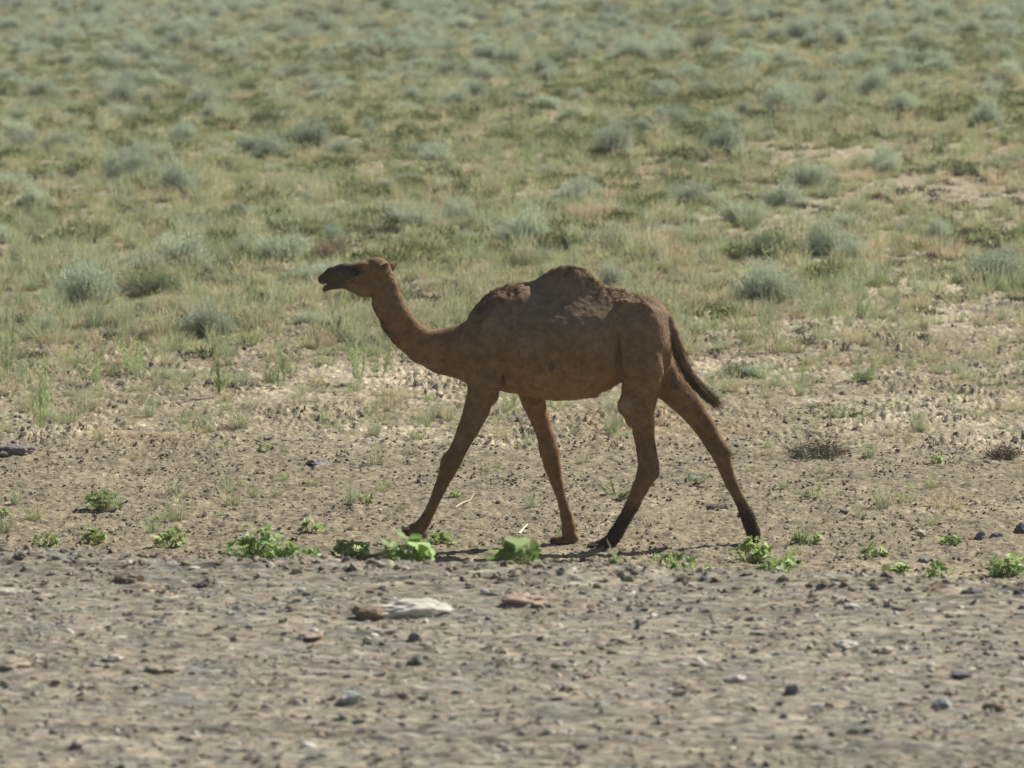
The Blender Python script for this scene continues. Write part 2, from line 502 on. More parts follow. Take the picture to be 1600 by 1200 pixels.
# far hind leg (trailing)
chain([(1016, 24, 560, 34), (1038, 23, 600, 27), (1061, 21, 622, 23), (1083, 20, 646, 19.5), (1103, 18, 673, 16.5), (1118, 18, 699, 14.5), (1129, 18, 717, 13.8), (1135, 18, 736, 11.3), (1145, 18, 762, 10), (1158, 17, 786, 8.5), (1170, 17, 812, 10.5), (1178, 17, 834, 11)], k, 0.8)
cone((1128, 18, 698), (1139, 18, 712), 6, 6, 5)
chain([(1180, 17, 838, 10.5), (1182, 17, 850, 7.5), (1174, 17, 858, 4)], 5)
for dq in (-6, 6):
    ell((1177, 17 + dq, 856), (7, 5.5, 6), 3, -0.5)
# near front leg (reaching forward, foot just off the ground)
chain([(756, -28, 575, 27), (755, -29, 606, 23), (745, -28, 640, 20), (732, -26, 670, 16.5), (719, -25, 697, 13.5), (706, -24, 722, 14.5), (698, -23, 740, 12), (688, -22, 762, 9.6), (674, -21, 795, 8), (663, -20, 815, 9.8)], k, 0.82)
ell((768, -28, 618), (12, 12, 15), 5, 0.5)                           # elbow
ell((701, -24, 722), (12, 13, 17), 5, 0.45)                          # knee
chain([(660, -20, 820, 10), (648, -20, 827, 9.5), (636, -20, 830, 7)], 5)
for dq in (-7, 7):
    ell((640, -20 + dq, 831), (13, 6.5, 6.5), 3, 0.15)
ell((652, -20, 835), (16, 12, 6.5), 4, 0.12)
ell((661, -20, 834), (7, 10, 7), 4)
# far front leg (standing)
chain([(806, 26, 580, 26), (826, 26, 606, 22), (834, 25, 634, 18), (843, 24, 660, 14.8), (853, 23, 688, 13.4), (859, 22, 712, 15.2), (864, 22, 735, 13), (871, 21, 762, 9.2), (879, 21, 788, 7.4), (885, 20, 810, 9.5), (889, 20, 830, 10.5), (890, 20, 845, 11)], k, 0.85)
for dq in (-7, 7):
    ell((873, 20 + dq, 851), (14, 6.5, 5.5), 3)
ell((885, 20, 853), (20, 12, 5), 4)
ell((898, 20, 846), (7, 9, 8), 4)
# tail
chain([(1028, -1, 484, 10), (1042, -2, 502, 9), (1052, -4, 522, 8), (1059, -6, 545, 8), (1067, -8, 568, 7.5), (1079, -9, 590, 7), (1095, -10, 608, 4)], 4)
# head
chain([(598, 0, 446, 20), (588, 0, 430, 20.5)], 8, 0.8)
ell((588, 0, 428), (24, 16.5, 21), 6)
chain([(580, 0, 433, 19), (558, 0, 433, 16.5), (537, 0, 431.5, 14.8), (520, 0, 433.5, 12), (507, 0, 439.5, 7.5)], 5, 0.78)
ell((570, 0, 419), (12, 14.5, 7), 4)
chain([(583, 0, 448, 20), (568, 0, 450, 18), (553, 0, 447, 14), (538, 0, 445, 10.5), (524, 0, 448, 8.0), (514, 0, 451.5, 6.0), (508, 0, 457, 4.0)], 5, 0.72)
ell((503.5, 0, 441.5), (5, 6.5, 5.5), 4)
for sgn in (-1, 1): ell((504, 4 * sgn, 443.5), (4, 3.5, 4.5), 3)
for sgn in (-1, 1):
    ell((566, 11.5 * sgn, 420), (11, 4.5, 4.5), 4, -0.15)            # brow ridge
    ell((556, 10 * sgn, 437), (14, 4, 4), 4, 0.1)                    # cheek bone
    ell((557, 14.5 * sgn, 428.5), (8, 4.2, 5.2), 2.5, carve=True)  # eye socket
    ell((509, 5.5 * sgn, 432), (4.5, 1.6, 1.6), 1.5, -0.7, carve=True)
# mouth slit
for i in range(9):
    t = i / 8
    ell((503 + 9 * t, 0, 449.5 - 2.0 * t), (2.2, 14, 1.5 * (1 - t * .7)), 1.0, carve=True)
# ears: leaf shaped cups turned back
for c, t, sgn in (((592, -14, 432), (606, -23, 416), -1), ((601, 13, 428), (619, 20, 417), 1)):
    m = tuple((c[i] + t[i]) / 2 for i in range(3))
    cone(c, m, 5, 7.2, 3); cone(m, t, 7.2, 3.4, 2)
    ell((m[0] - 3, m[1] + 3 * sgn, m[2] - 1), (4, 2.5, 7), 1.5, 0.7, carve=True)

# ---- surface nets
def surface_nets(F):
    ins = F < 0
    n = [F.shape[i] - 1 for i in range(3)]
    cs = np.zeros(n, np.int8)
    for a in (0, 1):
        for b in (0, 1):
            for c in (0, 1):
                cs += ins[a:a + n[0], b:b + n[1], c:c + n[2]]
    cells = np.argwhere((cs > 0) & (cs < 8))
    idx = -np.ones(n, np.int64); idx[tuple(cells.T)] = np.arange(len(cells))
    corner = {}
    for a in (0, 1):
        for b in (0, 1):
            for c in (0, 1):
                corner[a, b, c] = F[cells[:, 0] + a, cells[:, 1] + b, cells[:, 2] + c]
    acc = np.zeros((len(cells), 3)); cnt = np.zeros(len(cells))
    for p in corner:
        for ax in range(3):
            if p[ax]: continue
            q = list(p); q[ax] = 1; q = tuple(q)
            f0, f1 = corner[p], corner[q]
            m = (f0 < 0) != (f1 < 0)
            t = np.where(m, f0 / np.where(m, f0 - f1, 1), 0)
            pos = np.tile(np.array(p, float), (len(cells), 1)); pos[:, ax] = t
            acc += pos * m[:, None]; cnt += m
    V = cells + acc / cnt[:, None]
    faces = []
    for ax in range(3):
        o1, o2 = [(1, 2), (2, 0), (0, 1)][ax]
        a = [slice(1, n[i]) for i in range(3)]; a[ax] = slice(0, n[ax])
        b = list(a); b[ax] = slice(1, n[ax] + 1)
        i0, i1 = ins[tuple(a)], ins[tuple(b)]
        E = np.argwhere(i0 != i1)
        fl = i0[tuple(E.T)]
        off = np.array([1, 1, 1]); off[ax] = 0
        E = E + off
        def g(d1, d2):
            k = E.copy(); k[:, o1] -= d1; k[:, o2] -= d2
            return idx[tuple(k.T)]
        q = np.stack([g(1, 1), g(0, 1), g(0, 0), g(1, 0)], 1)
        q[~fl] = q[~fl][:, ::-1]
        faces.append(q)
    return V, np.concatenate(faces)

V, Fc = surface_nets(F)
V = V * RES + np.array([X0, Q0, R0])
# relax once along the mesh
e = np.concatenate([Fc[:, [0, 1]], Fc[:, [1, 2]], Fc[:, [2, 3]], Fc[:, [3, 0]]])
def relax(V, f=0.5):
    s = np.zeros_like(V); c = np.zeros(len(V))
    for a, b in ((0, 1), (1, 0)):
        for j in range(3): s[:, j] += np.bincount(e[:, a], V[e[:, b], j], len(V))
        c += np.bincount(e[:, a], minlength=len(V))
    return V * (1 - f) + f * s / c[:, None]
V = relax(V, 0.6); V = relax(V, 0.3)
def normals(V, Fc):
    n = np.cross(V[Fc[:, 2]] - V[Fc[:, 0]], V[Fc[:, 3]] - V[Fc[:, 1]])
    o = np.zeros_like(V)
    for k_ in range(4):
        for j in range(3): o[:, j] += np.bincount(Fc[:, k_], n[:, j], len(V))
    return o / (np.linalg.norm(o, axis=1, keepdims=True) + 1e-9)
Nn = normals(V, Fc)
px_, q_, r_ = V.T
trunk = sstep(700, 740, px_) * sstep(660, 600, r_)
calm = 1 - 0.6 * sstep(855, 880, px_) * sstep(975, 950, px_) * sstep(440, 455, r_) * sstep(540, 515, r_)
amp = 1.6 * trunk * calm + 0.25
dn = vnoise3(px_ / 17, q_ / 17, r_ / 17, 1) * amp + vnoise3(px_ / 7, q_ / 7, r_ / 9, 2) * (0.55 * trunk + 0.25) + vnoise3(px_ / 3.2, q_ / 3.2, r_ / 3.2, 3) * 0.28
# ribs barely showing on the flank
dn += 0.5 * np.sin((px_ + (r_ - 540) * 0.25) / 3.4) * sstep(800, 830, px_) * sstep(960, 930, px_) * sstep(520, 545, r_) * sstep(615, 590, r_)
# woolly tufts on shoulder ridge, hump and croup
top_line = np.interp(px_, T[:, 0], T[:, 1])
wool = sstep(34, 8, r_ - top_line) * sstep(735, 765, px_) * sstep(1030, 1000, px_) * (0.25 + 0.75 * np.maximum(sstep(835, 800, px_), sstep(850, 880, px_)))
dn += wool * (1 - 0.45 * sstep(835, 865, px_)) * (0.8 + 1.4 * vnoise3(px_ / 6, q_ / 6, r_ / 6, 5) + 0.8 * vnoise3(px_ / 2.6, q_ / 2.6, r_ / 2.6, 6))
V = V + Nn * dn[:, None]

def to_m(V):
    return np.stack([(V[:, 0] - 800) * US * 0.9985, V[:, 1] * US, (ROW0 - V[:, 2]) * US * 1.008], 1)
VM = to_m(V)
NM0 = normals(VM, Fc)
# coat colour: sandy brown, darker face and feet, browner mane, paler thigh inside; ground bounce and sky light painted in
coat = np.tile(np.array([0.245, 0.155, 0.086]), (len(V), 1))
def mixc(c, m):
    global coat
    m = np.clip(m, 0, 1)[:, None]; coat = coat * (1 - m) + np.array(c) * m
nz = vnoise3(px_ / 30, q_ / 30, r_ / 30, 9); nf = vnoise3(px_ / 6, q_ / 6, r_ / 6, 10)
mixc((0.31, 0.225, 0.15), 0.35 * sstep(-0.2, 0.8, nz))
mixc((0.34, 0.19, 0.09), 0.7 * sstep(560, 622, r_ + 5 * nf) * sstep(785, 800, px_) * sstep(975, 955, px_))  # warm light bounced off the ground, painted orange on the belly
mixc((0.30, 0.17, 0.085), 0.6 * sstep(470, 540, r_) * sstep(730, 700, px_) * sstep(300, 320, r_) * (NM0[:, 2] < 0.1))  # same painted bounce under the neck, on faces not turned up
mixc((0.26, 0.205, 0.15), 0.45 * sstep(560, 490, r_) * (px_ > 740))  # sky light from above, painted as a greyer upper body
mixc((0.13, 0.085, 0.052), 0.75 * wool * sstep(835, 800, px_) * sstep(-0.8, 0.2, nf))
mixc((0.20, 0.125, 0.075), 0.5 * wool * sstep(-0.4, 0.5, nf))
mixc((0.085, 0.068, 0.052), 0.85 * sstep(566, 540, px_ + 0.5 * (r_ - 432) + 4 * nf) * (r_ < 470))
mixc((0.10, 0.075, 0.055), 0.9 * sstep(2, 6, np.hypot((px_ - 557) / 1.3, r_ - 427)) * 0 + 0.75 * sstep(11, 6, np.hypot((px_ - 557) / 1.4, r_ - 427)) * (r_ < 470))
hind = (px_ > 908) 
mixc((0.055, 0.042, 0.032), 0.92 * hind * sstep(775, 822, r_ + 6 * nf + (px_ - 1000) * 0.02))
mixc((0.17, 0.105, 0.06), 0.5 * sstep(640, 700, r_))
mixc((0.055, 0.042, 0.032), 0.92 * hind * sstep(782, 822, r_ + 6 * nf))
mixc((0.07, 0.055, 0.042), 0.8 * (~hind) * sstep(646, 632, px_) * (r_ > 800))
mixc((0.07, 0.055, 0.042), 0.7 * (~hind) * sstep(872, 864, px_) * (px_ > 800) * (r_ > 838))
mixc((0.14, 0.085, 0.055), 0.7 * sstep(1044, 1052, px_) * (r_ < 612) * (q_ < 4) * sstep(-1.0, 0.6, nf))
mixc((0.42, 0.34, 0.25), 0.5 * sstep(13, 5, np.hypot((px_ - 977), (r_ - 634) * 0.7)))
mixc((0.10, 0.07, 0.045), 0.8 * sstep(7, 3, np.hypot(px_ - 693, (r_ - 565) * 1.4)) + 0.8 * sstep(4, 1.5, np.hypot(px_ - 798, r_ - 512)) + 0.6 * sstep(9, 4, np.hypot((px_ - 861) * 1.6, (r_ - 570) * .7)))
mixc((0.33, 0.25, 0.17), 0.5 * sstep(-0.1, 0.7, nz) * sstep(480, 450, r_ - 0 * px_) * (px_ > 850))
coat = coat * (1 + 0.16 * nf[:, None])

mc, n, l, b = new_mat("camel_coat")
b.inputs["Roughness"].default_value = 0.9
b.inputs["Specular IOR Level"].default_value = 0.12
b.inputs["Sheen Weight"].default_value = 0.06
b.inputs["Sheen Roughness"].default_value = 0.5
b.inputs["Sheen Tint"].default_value = (0.9, 0.75, 0.6, 1)
tc = n.new("ShaderNodeTexCoord")
mp = n.new("ShaderNodeMapping"); mp.inputs["Scale"].default_value = (1, 1, 0.35); l.new(tc.outputs["Object"], mp.inputs[0])
t1 = N(n, "ShaderNodeTexNoise"); t1.inputs["Scale"].default_value = 110; t1.inputs["Detail"].default_value = 4; l.new(mp.outputs[0], t1.inputs["Vector"])
t2 = N(n, "ShaderNodeTexNoise"); t2.inputs["Scale"].default_value = 14; t2.inputs["Detail"].default_value = 6; l.new(tc.outputs["Object"], t2.inputs["Vector"])
r1 = ramp(n, [(0.3, (0.78, 0.78, 0.78)), (0.7, (1.2, 1.2, 1.2))]); l.new(t1.outputs[0], r1.inputs[0])
r2 = ramp(n, [(0.3, (0.70, 0.70, 0.70)), (0.5, (0.88, 0.89, 0.91)), (0.7, (1.04, 1.04, 1.04))]); l.new(t2.outputs[0], r2.inputs[0])
at = N(n, "ShaderNodeAttribute", attribute_name="tint")
m1 = N(n, "ShaderNodeMix", data_type='RGBA', blend_type='MULTIPLY'); m1.inputs[0].default_value = 1
m2 = N(n, "ShaderNodeMix", data_type='RGBA', blend_type='MULTIPLY'); m2.inputs[0].default_value = 1
l.new(at.outputs["Color"], m1.inputs[6]); l.new(r1.outputs[0], m1.inputs[7])
l.new(m1.outputs[2], m2.inputs[6]); l.new(r2.outputs[0], m2.inputs[7]); l.new(m2.outputs[2], b.inputs["Base Color"])
bp = N(n, "ShaderNodeBump"); bp.inputs["Strength"].default_value = 0.5; bp.inputs["Distance"].default_value = 0.006
l.new(t1.outputs[0], bp.inputs["Height"]); l.new(bp.outputs[0], b.inputs["Normal"])
M_COAT = mc

camel = link("camel", None, "brown one-humped camel walking left past green weeds behind the gravel shoulder", "camel", loc=(0, CY, 0))
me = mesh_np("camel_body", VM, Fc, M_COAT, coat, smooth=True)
link("body", me, parent=camel)

# hair: tapered strands grown from the skin
def strands(name, roots, nrm, length, flow, width, cols, curl, mat, segs=4):
    n = len(roots)
    d0 = nrm * 0.6 + flow; d0 /= np.linalg.norm(d0, axis=1, keepdims=True) + 1e-9
    sidev = np.cross(d0, rng.normal(size=(n, 3))); sidev /= np.linalg.norm(sidev, axis=1, keepdims=True) + 1e-9
    up = np.cross(sidev, d0)
    L = length[:, None] if np.ndim(length) else length
    vs = []; P = roots - nrm * 0.002; ph = rng.random(n) * 6.28
    for k_ in range(segs + 1):
        t = k_ / segs
        wv = (width * (1 - t) ** 0.7 + 0.0004)
        vs.append(P - sidev * wv / 2); vs.append(P + sidev * wv / 2)
        P = P + d0 * (L / segs) + (sidev * np.cos(ph + k_ * 1.7)[:, None] + up * np.sin(ph + k_ * 1.7)[:, None]) * (L / segs) * curl
        d0 = d0 + np.array([0, 0, -0.22]) * t; d0 /= np.linalg.norm(d0, axis=1, keepdims=True)
    vs = np.stack(vs, 1)
    m = 2 * (segs + 1)
    base = (np.arange(n) * m)[:, None]
    q = np.array([[2 * k_, 2 * k_ + 1, 2 * k_ + 3, 2 * k_ + 2] for k_ in range(segs)])
    Fq = (base[:, :, None] + q[None]).reshape(-1, 4)
    return link(name, mesh_np(name, vs.reshape(-1, 3), Fq, mat, np.repeat(cols, m, 0)), parent=camel)

NM = normals(VM, Fc)
def grow(name, wmask, count, lmin, lmax, flow, width, c0, c1, curl):
    p = np.clip(wmask, 0, None); p = p / p.sum()
    i = rng.choice(len(VM), count, p=p)
    t = rng.random((count, 1))
    c = np.array(c0) * (1 - t) + np.array(c1) * t
    strands(name, VM[i] + rng.normal(size=(count, 3)) * 0.003, NM[i], lmin + (lmax - lmin) * rng.random(count), np.array(flow), width, c, curl, M_HAIR)
M_HAIR = leaf_material("camel_hair", 0.15, 0.0, 0.8)
clump = 0.15 + sstep(-0.1, 0.6, vnoise3(px_ / 7, q_ / 7, r_ / 7, 15))
dt = r_ - top_line
grow("shoulder_wool", sstep(46, 4, dt) * sstep(728, 760, px_) * sstep(825, 800, px_) * clump, 9000, 0.012, 0.032, (0.3, 0, -0.5), 0.0022, (0.10, 0.062, 0.036), (0.25, 0.155, 0.085), 0.7)
grow("hump_wool", sstep(30, 3, dt + 10 * nf) * sstep(850, 885, px_) * sstep(950, 925, px_) * clump, 7000, 0.010, 0.026, (0.3, 0, -0.4), 0.0022, (0.13, 0.085, 0.05), (0.32, 0.21, 0.12), 0.7)
grow("croup_wool", sstep(34, 3, dt + 10 * nf) * sstep(930, 955, px_) * sstep(1026, 1000, px_) * clump, 6000, 0.008, 0.022, (0.4, 0, -0.3), 0.0022, (0.13, 0.08, 0.045), (0.34, 0.22, 0.12), 0.7)
nk = sstep(15, 3, np.abs(q_)) * (NM[:, 2] + 0.6 * NM[:, 0] > 0.4) * (px_ > 596) * (px_ < 735) * (r_ < 540)
grow("neck_mane", nk * clump * sstep(700, 640, px_) + nk * 0.12, 3500, 0.012, 0.030, (0.5, 0, -0.1), 0.002, (0.13, 0.08, 0.045), (0.30, 0.19, 0.10), 0.5)
grow("pastern_hair", hind * (r_ > 785) * (r_ < 846) * 1.0, 4500, 0.008, 0.020, (0.4, 0, -0.6), 0.002, (0.03, 0.024, 0.018), (0.08, 0.06, 0.045), 0.3)
nf_ = 42000
i_ = rng.choice(len(VM), nf_)
fl_ = np.tile(np.array([0.55, 0.0, -0.55]), (nf_, 1)); fl_[r_[i_] > 640] = (0.15, 0, -0.9); fl_[px_[i_] < 700] = (0.6, 0, -0.6)
strands("fur", VM[i_], NM[i_] * 0.5, 0.006 + 0.009 * rng.random(nf_), fl_, 0.0014, np.clip(coat[i_] * (0.75 + 0.6 * rng.random((nf_, 1))), 0, 1), 0.2, M_HAIR, 2)
# tail tuft: long strands running down the tail
path = np.array([(1052, -5, 535), (1059, -6, 556), (1070, -8, 580), (1084, -10, 600), (1100, -10, 616), (1116, -10, 630), (1128, -10, 641)], float)
n_ = 2200; t0 = rng.random(n_) ** 0.8 * 0.70; ln = 0.16 + 0.2 * rng.random(n_)
vs = []; off = rng.normal(size=(n_, 3)) * np.array([4.2, 4.0, 4.2]); spread = rng.normal(size=(n_, 3)) * 2.2
sd = rng.normal(size=(n_, 3)); sd /= np.linalg.norm(sd, axis=1, keepdims=True)
for k_ in range(6):
    t = np.clip(t0 + ln * k_ / 5, 0, 1) * 6
    P = np.stack([np.interp(t, np.arange(7), path[:, j]) for j in range(3)], 1)
    P = P + off * (1 - 0.45 * (t / 6))[:, None] + spread * (k_ / 5) * (0.5 + 0.35 * t)[:, None]
    wv = 0.55 * (1 - k_ / 5.6)
    vs.append(P - sd * wv); vs.append(P + sd * wv)
vs = np.stack(vs, 1)
q = np.array([[2 * k_, 2 * k_ + 1, 2 * k_ + 3, 2 * k_ + 2] for k_ in range(5)])
tt = rng.random((n_, 1))
link("tail_tuft", mesh_np("tail_tuft", to_m(vs.reshape(-1, 3)), ((np.arange(n_) * 12)[:, None, None] + q[None]).reshape(-1, 4), M_HAIR,
     np.repeat(np.array([0.05, 0.035, 0.026]) * (1 - tt) + np.array([0.26, 0.165, 0.105]) * tt, 12, 0)), parent=camel)
# eyes
me_, n, l, b = new_mat("camel_eye"); b.inputs["Base Color"].default_value = (0.012, 0.008, 0.006, 1); b.inputs["Roughness"].default_value = 0.3
uu = np.linspace(0, math.pi, 13); vv = np.linspace(0, 2 * math.pi, 17)[:-1]
def ball(c, r):
    P = [(c[0] + r * math.sin(a) * math.cos(t_), c[1] + 0.6 * r * math.sin(a) * math.sin(t_), c[2] + r * math.cos(a)) for a in uu for t_ in vv]
    Fb = [(i * 16 + j, i * 16 + (j + 1) % 16, (i + 1) * 16 + (j + 1) % 16, (i + 1) * 16 + j) for i in range(12) for j in range(16)]
    return to_m(np.array(P)), np.array(Fb)
for sgn in (-1, 1):
    P, Fb = ball((557, 12.0 * sgn, 428.5), 5.0)
    link("eye", mesh_np("eye", P, Fb, me_, None, True), parent=camel)
# ------------------------------------------------------------------ plants and stones
def blades(base, dirv, L, wd, col0, col1, bend, segs=2, droop=0.0):
    """tapered blades as strips: returns verts, quads, colours"""
    n = len(base)
    dirv = dirv / np.linalg.norm(dirv, axis=1, keepdims=True)
    sd = np.cross(dirv, rng.normal(size=(n, 3))); sd /= np.linalg.norm(sd, axis=1, keepdims=True) + 1e-9
    L = np.asarray(L)[:, None]; wd = np.broadcast_to(np.asarray(wd), (n,))[:, None]
    vs = []; cs = []; P = base.copy(); d = dirv.copy()
    for k in range(segs + 1):
        t = k / segs
        wv = wd * (1 - t) ** 0.6 * (0.7 + 0.3 * min(1, 3 * t)) + wd * 0.12
        vs += [P - sd * wv / 2, P + sd * wv / 2]
        c = col0 * (1 - t) + col1 * t; cs += [c, c]
        P = P + d * L / segs
        d = d + bend + np.array([0, 0, -droop]); d = d / np.linalg.norm(d, axis=1, keepdims=True)
    m = 2 * (segs + 1)
    q = np.array([[2 * k, 2 * k + 1, 2 * k + 3, 2 * k + 2] for k in range(segs)])
    F_ = ((np.arange(n) * m)[:, None, None] + q[None]).reshape(-1, 4)
    return np.stack(vs, 1).reshape(-1, 3), F_, np.stack(cs, 1).reshape(-1, 3)

def join(parts):
    V_, F_, C_ = [], [], []; o = 0
    for v, f, c in parts:
        V_.append(v); F_.append(f + o); C_.append(c); o += len(v)
    return np.concatenate(V_), np.concatenate(F_), np.concatenate(C_)

def jit(c, n, s=0.15):
    return np.array(c)[None] * (1 + s * rng.normal(size=(n, 1)) + 0.05 * rng.normal(size=(n, 3)))

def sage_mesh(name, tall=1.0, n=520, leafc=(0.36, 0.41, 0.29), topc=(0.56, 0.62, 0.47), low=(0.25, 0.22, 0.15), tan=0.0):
    """unit bush: radius about 0.5, height about 0.5*tall; many wiry stems carrying fine leaflets, in lobes"""
    nl = rng.integers(4, 8); la = rng.random(nl) * 6.28; lr = 0.33 * np.sqrt(rng.random(nl)); ls = 0.20 + 0.16 * rng.random(nl); lh = 0.65 + 0.5 * rng.random(nl)
    lc = np.stack([np.cos(la) * lr, np.sin(la) * lr], 1); lc[0] = 0
    k = rng.integers(0, nl, n)
    ang = rng.random(n) * 6.28; rr = np.sqrt(rng.random(n))
    tipxy = lc[k] + np.stack([np.cos(ang), np.sin(ang)], 1) * (rr * ls[k])[:, None]
    tipz = 0.5 * tall * lh[k] * np.sqrt(np.clip(1.08 - rr ** 2, 0.05, 1)) * (0.75 + 0.3 * rng.random(n))
    b = np.concatenate([tipxy * 0.45 + rng.normal(size=(n, 2)) * 0.03, np.zeros((n, 1)) - 0.01], 1)
    tip = np.concatenate([tipxy, tipz[:, None]], 1)
    d = tip - b; L = np.linalg.norm(d, axis=1)
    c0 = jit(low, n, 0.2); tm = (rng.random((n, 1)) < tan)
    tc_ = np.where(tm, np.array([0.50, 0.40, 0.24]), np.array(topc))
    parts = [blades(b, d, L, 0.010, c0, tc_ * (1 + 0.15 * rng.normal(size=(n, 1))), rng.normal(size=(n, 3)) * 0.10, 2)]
    m = n * 4
    i = rng.integers(0, n, m); t = 0.30 + 0.70 * rng.random(m) ** 0.75
    lb = b[i] + d[i] * t[:, None] + rng.normal(size=(m, 3)) * 0.012
    ld_ = d[i] / L[i][:, None] * 0.9 + rng.normal(size=(m, 3)) * 0.55
    hh = t[:, None]
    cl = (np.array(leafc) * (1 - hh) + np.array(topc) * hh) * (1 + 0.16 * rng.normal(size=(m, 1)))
    cl = np.where(tm[i], tc_[i] * (0.8 + 0.3 * rng.random((m, 1))), cl)
    parts.append(blades(lb, ld_, 0.035 + 0.045 * rng.random(m), 0.012, cl * 0.95, cl, 0, 1))
    v, f, c = join(parts)
    return mesh_np(name, v, f, M_SAGE, np.clip(c, 0.01, 1))

def tuft_mesh(name, n=90, h=0.30, spread=0.5, c0=(0.36, 0.32, 0.19), c1=(0.62, 0.575, 0.38), wd=0.006, rad=0.06, droop=0.12, heads=False):
    ang = rng.random(n) * 6.28; r = rad * np.sqrt(rng.random(n))
    b = np.stack([np.cos(ang) * r, np.sin(ang) * r, -0.01 * np.ones(n)], 1)
    d = np.stack([np.cos(ang) * spread * rng.random(n), np.sin(ang) * spread * rng.random(n), np.ones(n)], 1)
    L = h * (0.45 + 0.55 * rng.random(n))
    parts = [blades(b, d, L, wd, jit(c0, n), jit(c1, n), rng.normal(size=(n, 3)) * 0.12, 3, droop)]
    if heads:
        m = n // 2
        dn_ = d[:m] / np.linalg.norm(d[:m], axis=1, keepdims=True)
        tp = b[:m] + dn_ * (L[:m] * 0.9)[:, None]
        for _ in range(3):
            parts.append(blades(tp + rng.normal(size=(m, 3)) * 0.012, dn_ + rng.normal(size=(m, 3)) * 0.3, 0.05 * np.ones(m), wd * 1.5, jit(c1, m), jit(c1, m), 0, 1))
    v, f, c = join([(p[0], p[1], p[2]) for p in parts])
    return mesh_np(name, v, f, M_GRASS, np.clip(c, 0.01, 1))

def mat_mesh(name, n=260, c0=(0.19, 0.21, 0.09), c1=(0.32, 0.35, 0.17), h=0.16):
    """low spreading ground-cover plant, about 0.6 m across"""
    a = rng.random(n) * 6.28; r = 0.34 * np.sqrt(rng.random(n))
    r = r * (0.65 + 0.35 * np.sin(a * 3 + rng.random() * 6))
    b = np.stack([np.cos(a) * r, np.sin(a) * r, h * 0.75 * rng.random(n) * (1 - (r / 0.4) ** 2)], 1)
    d = rng.normal(size=(n, 3)) * 0.8 + np.array([0, 0, 0.8])
    v, f, c = blades(b, d, 0.03 + 0.06 * rng.random(n), 0.018, jit(c0, n, .25), jit(c1, n, .2), rng.normal(size=(n, 3)) * 0.2, 2)
    return mesh_np(name, v, f, M_SAGE, np.clip(c, 0.01, 1))

def feather_mesh(name, h=0.55, stems=7, c=(0.38, 0.45, 0.22)):
    """upright airy weed: thin stems with short side leaves"""
    parts = []
    for s_ in range(stems):
        a = rng.random() * 6.28; lean = 0.05 + 0.28 * rng.random(); H = h * (0.55 + 0.45 * rng.random())
        b = np.array([[0.04 * math.cos(a), 0.04 * math.sin(a), -0.01]]); d = np.array([[lean * math.cos(a), lean * math.sin(a), 1.0]])
        d = d / np.linalg.norm(d)
        parts.append(blades(b, d, [H], 0.008, jit((0.33, 0.33, 0.16), 1), jit(c, 1), 0, 3))
        m = int(58 * H / 0.4); t = 0.15 + 0.85 * rng.random(m)
        lb = b + d * (H * t)[:, None]
        ang = rng.random(m) * 6.28
        ld_ = np.stack([np.cos(ang), np.sin(ang), 1.1 * np.ones(m)], 1)
        parts.append(blades(lb, ld_, (0.035 + 0.05 * (1 - t)) * (0.6 + 0.6 * rng.random(m)), 0.009, jit(c, m), jit(c, m) * 1.1, 0, 1))
    v, f, cc = join(parts)
    return mesh_np(name, v, f, M_GRASS, np.clip(cc, 0.01, 1))

def leafy_mesh(name, wid, hgt, nleaf, ls=0.047, c=(0.30, 0.41, 0.13), pale=(0.52, 0.64, 0.32), seed=0, dark=0.0):
    """weed with lobed leaves on petioles; wid x hgt in metres"""
    V_, F_, C_, S_ = [], [], [], []
    o = 0
    for i in range(nleaf):
        a = rng.random() * 6.28; r = wid / 2 * math.sqrt(rng.random())
        z = hgt * (0.25 + 0.75 * rng.random()) * (1 - 0.55 * (2 * r / wid) ** 2)
        cx, cy = r * math.cos(a), r * 0.75 * math.sin(a)
        s = ls * (0.6 + 0.8 * rng.random()) * (0.8 + 0.3 * z / hgt)
        nrm = Vector((rng.normal() * 0.55 + 0.3 * math.cos(a), rng.normal() * 0.55 + 0.3 * math.sin(a), 0.9)).normalized()
        ux = nrm.orthogonal().normalized(); uy = nrm.cross(ux)
        th = rng.random() * 6.28
        e1 = ux * math.cos(th) + uy * math.sin(th); e2 = nrm.cross(e1)
        m = 15
        col = np.array(c) * (0.75 + 0.5 * rng.random()) if rng.random() > 0.30 else np.array(pale) * (0.8 + 0.4 * rng.random())
        col = col * (1 - dark * rng.random())
        ctr = Vector((cx, cy, z))
        V_.append(tuple(ctr - nrm * s * 0.12)); C_.append(col * 0.85)
        for k in range(m):
            t = k / (m - 1) * 5.2 - 2.6
            rad = s * (0.78 + 0.24 * math.cos(t * 5 / 2.6 * 1.9)) * (1 - 0.18 * abs(t) / 2.6)
            p = ctr + e1 * (rad * math.cos(t)) + e2 * (rad * math.sin(t)) + nrm * (s * 0.22 * abs(math.sin(t)) + s * 0.05 * rng.normal())
            V_.append(tuple(p)); C_.append(col * (1 + 0.1 * rng.normal()))
        for k in range(m - 1): F_ += [o, o + 1 + k, o + 2 + k]; S_.append(3)
        o += m + 1
        # petiole
        b = Vector((cx * 0.15, cy * 0.15, -0.01)); q = ctr; sd = (q - b).cross(Vector((0.3, 1, 0.2))).normalized() * 0.003
        mid_ = (b + q) / 2 + Vector((cx, cy, 0)) * 0.15
        for P in (b, mid_, q):
            V_.append(tuple(P - sd)); V_.append(tuple(P + sd)); C_ += [np.array((0.30, 0.33, 0.14))] * 2
        F_ += [o, o + 1, o + 3, o + 2, o + 2, o + 3, o + 5, o + 4]; S_ += [4, 4]; o += 6
    return mesh_np(name, np.array(V_), np.array(F_), M_WEED, np.clip(np.array(C_), 0.01, 1), fl=S_)

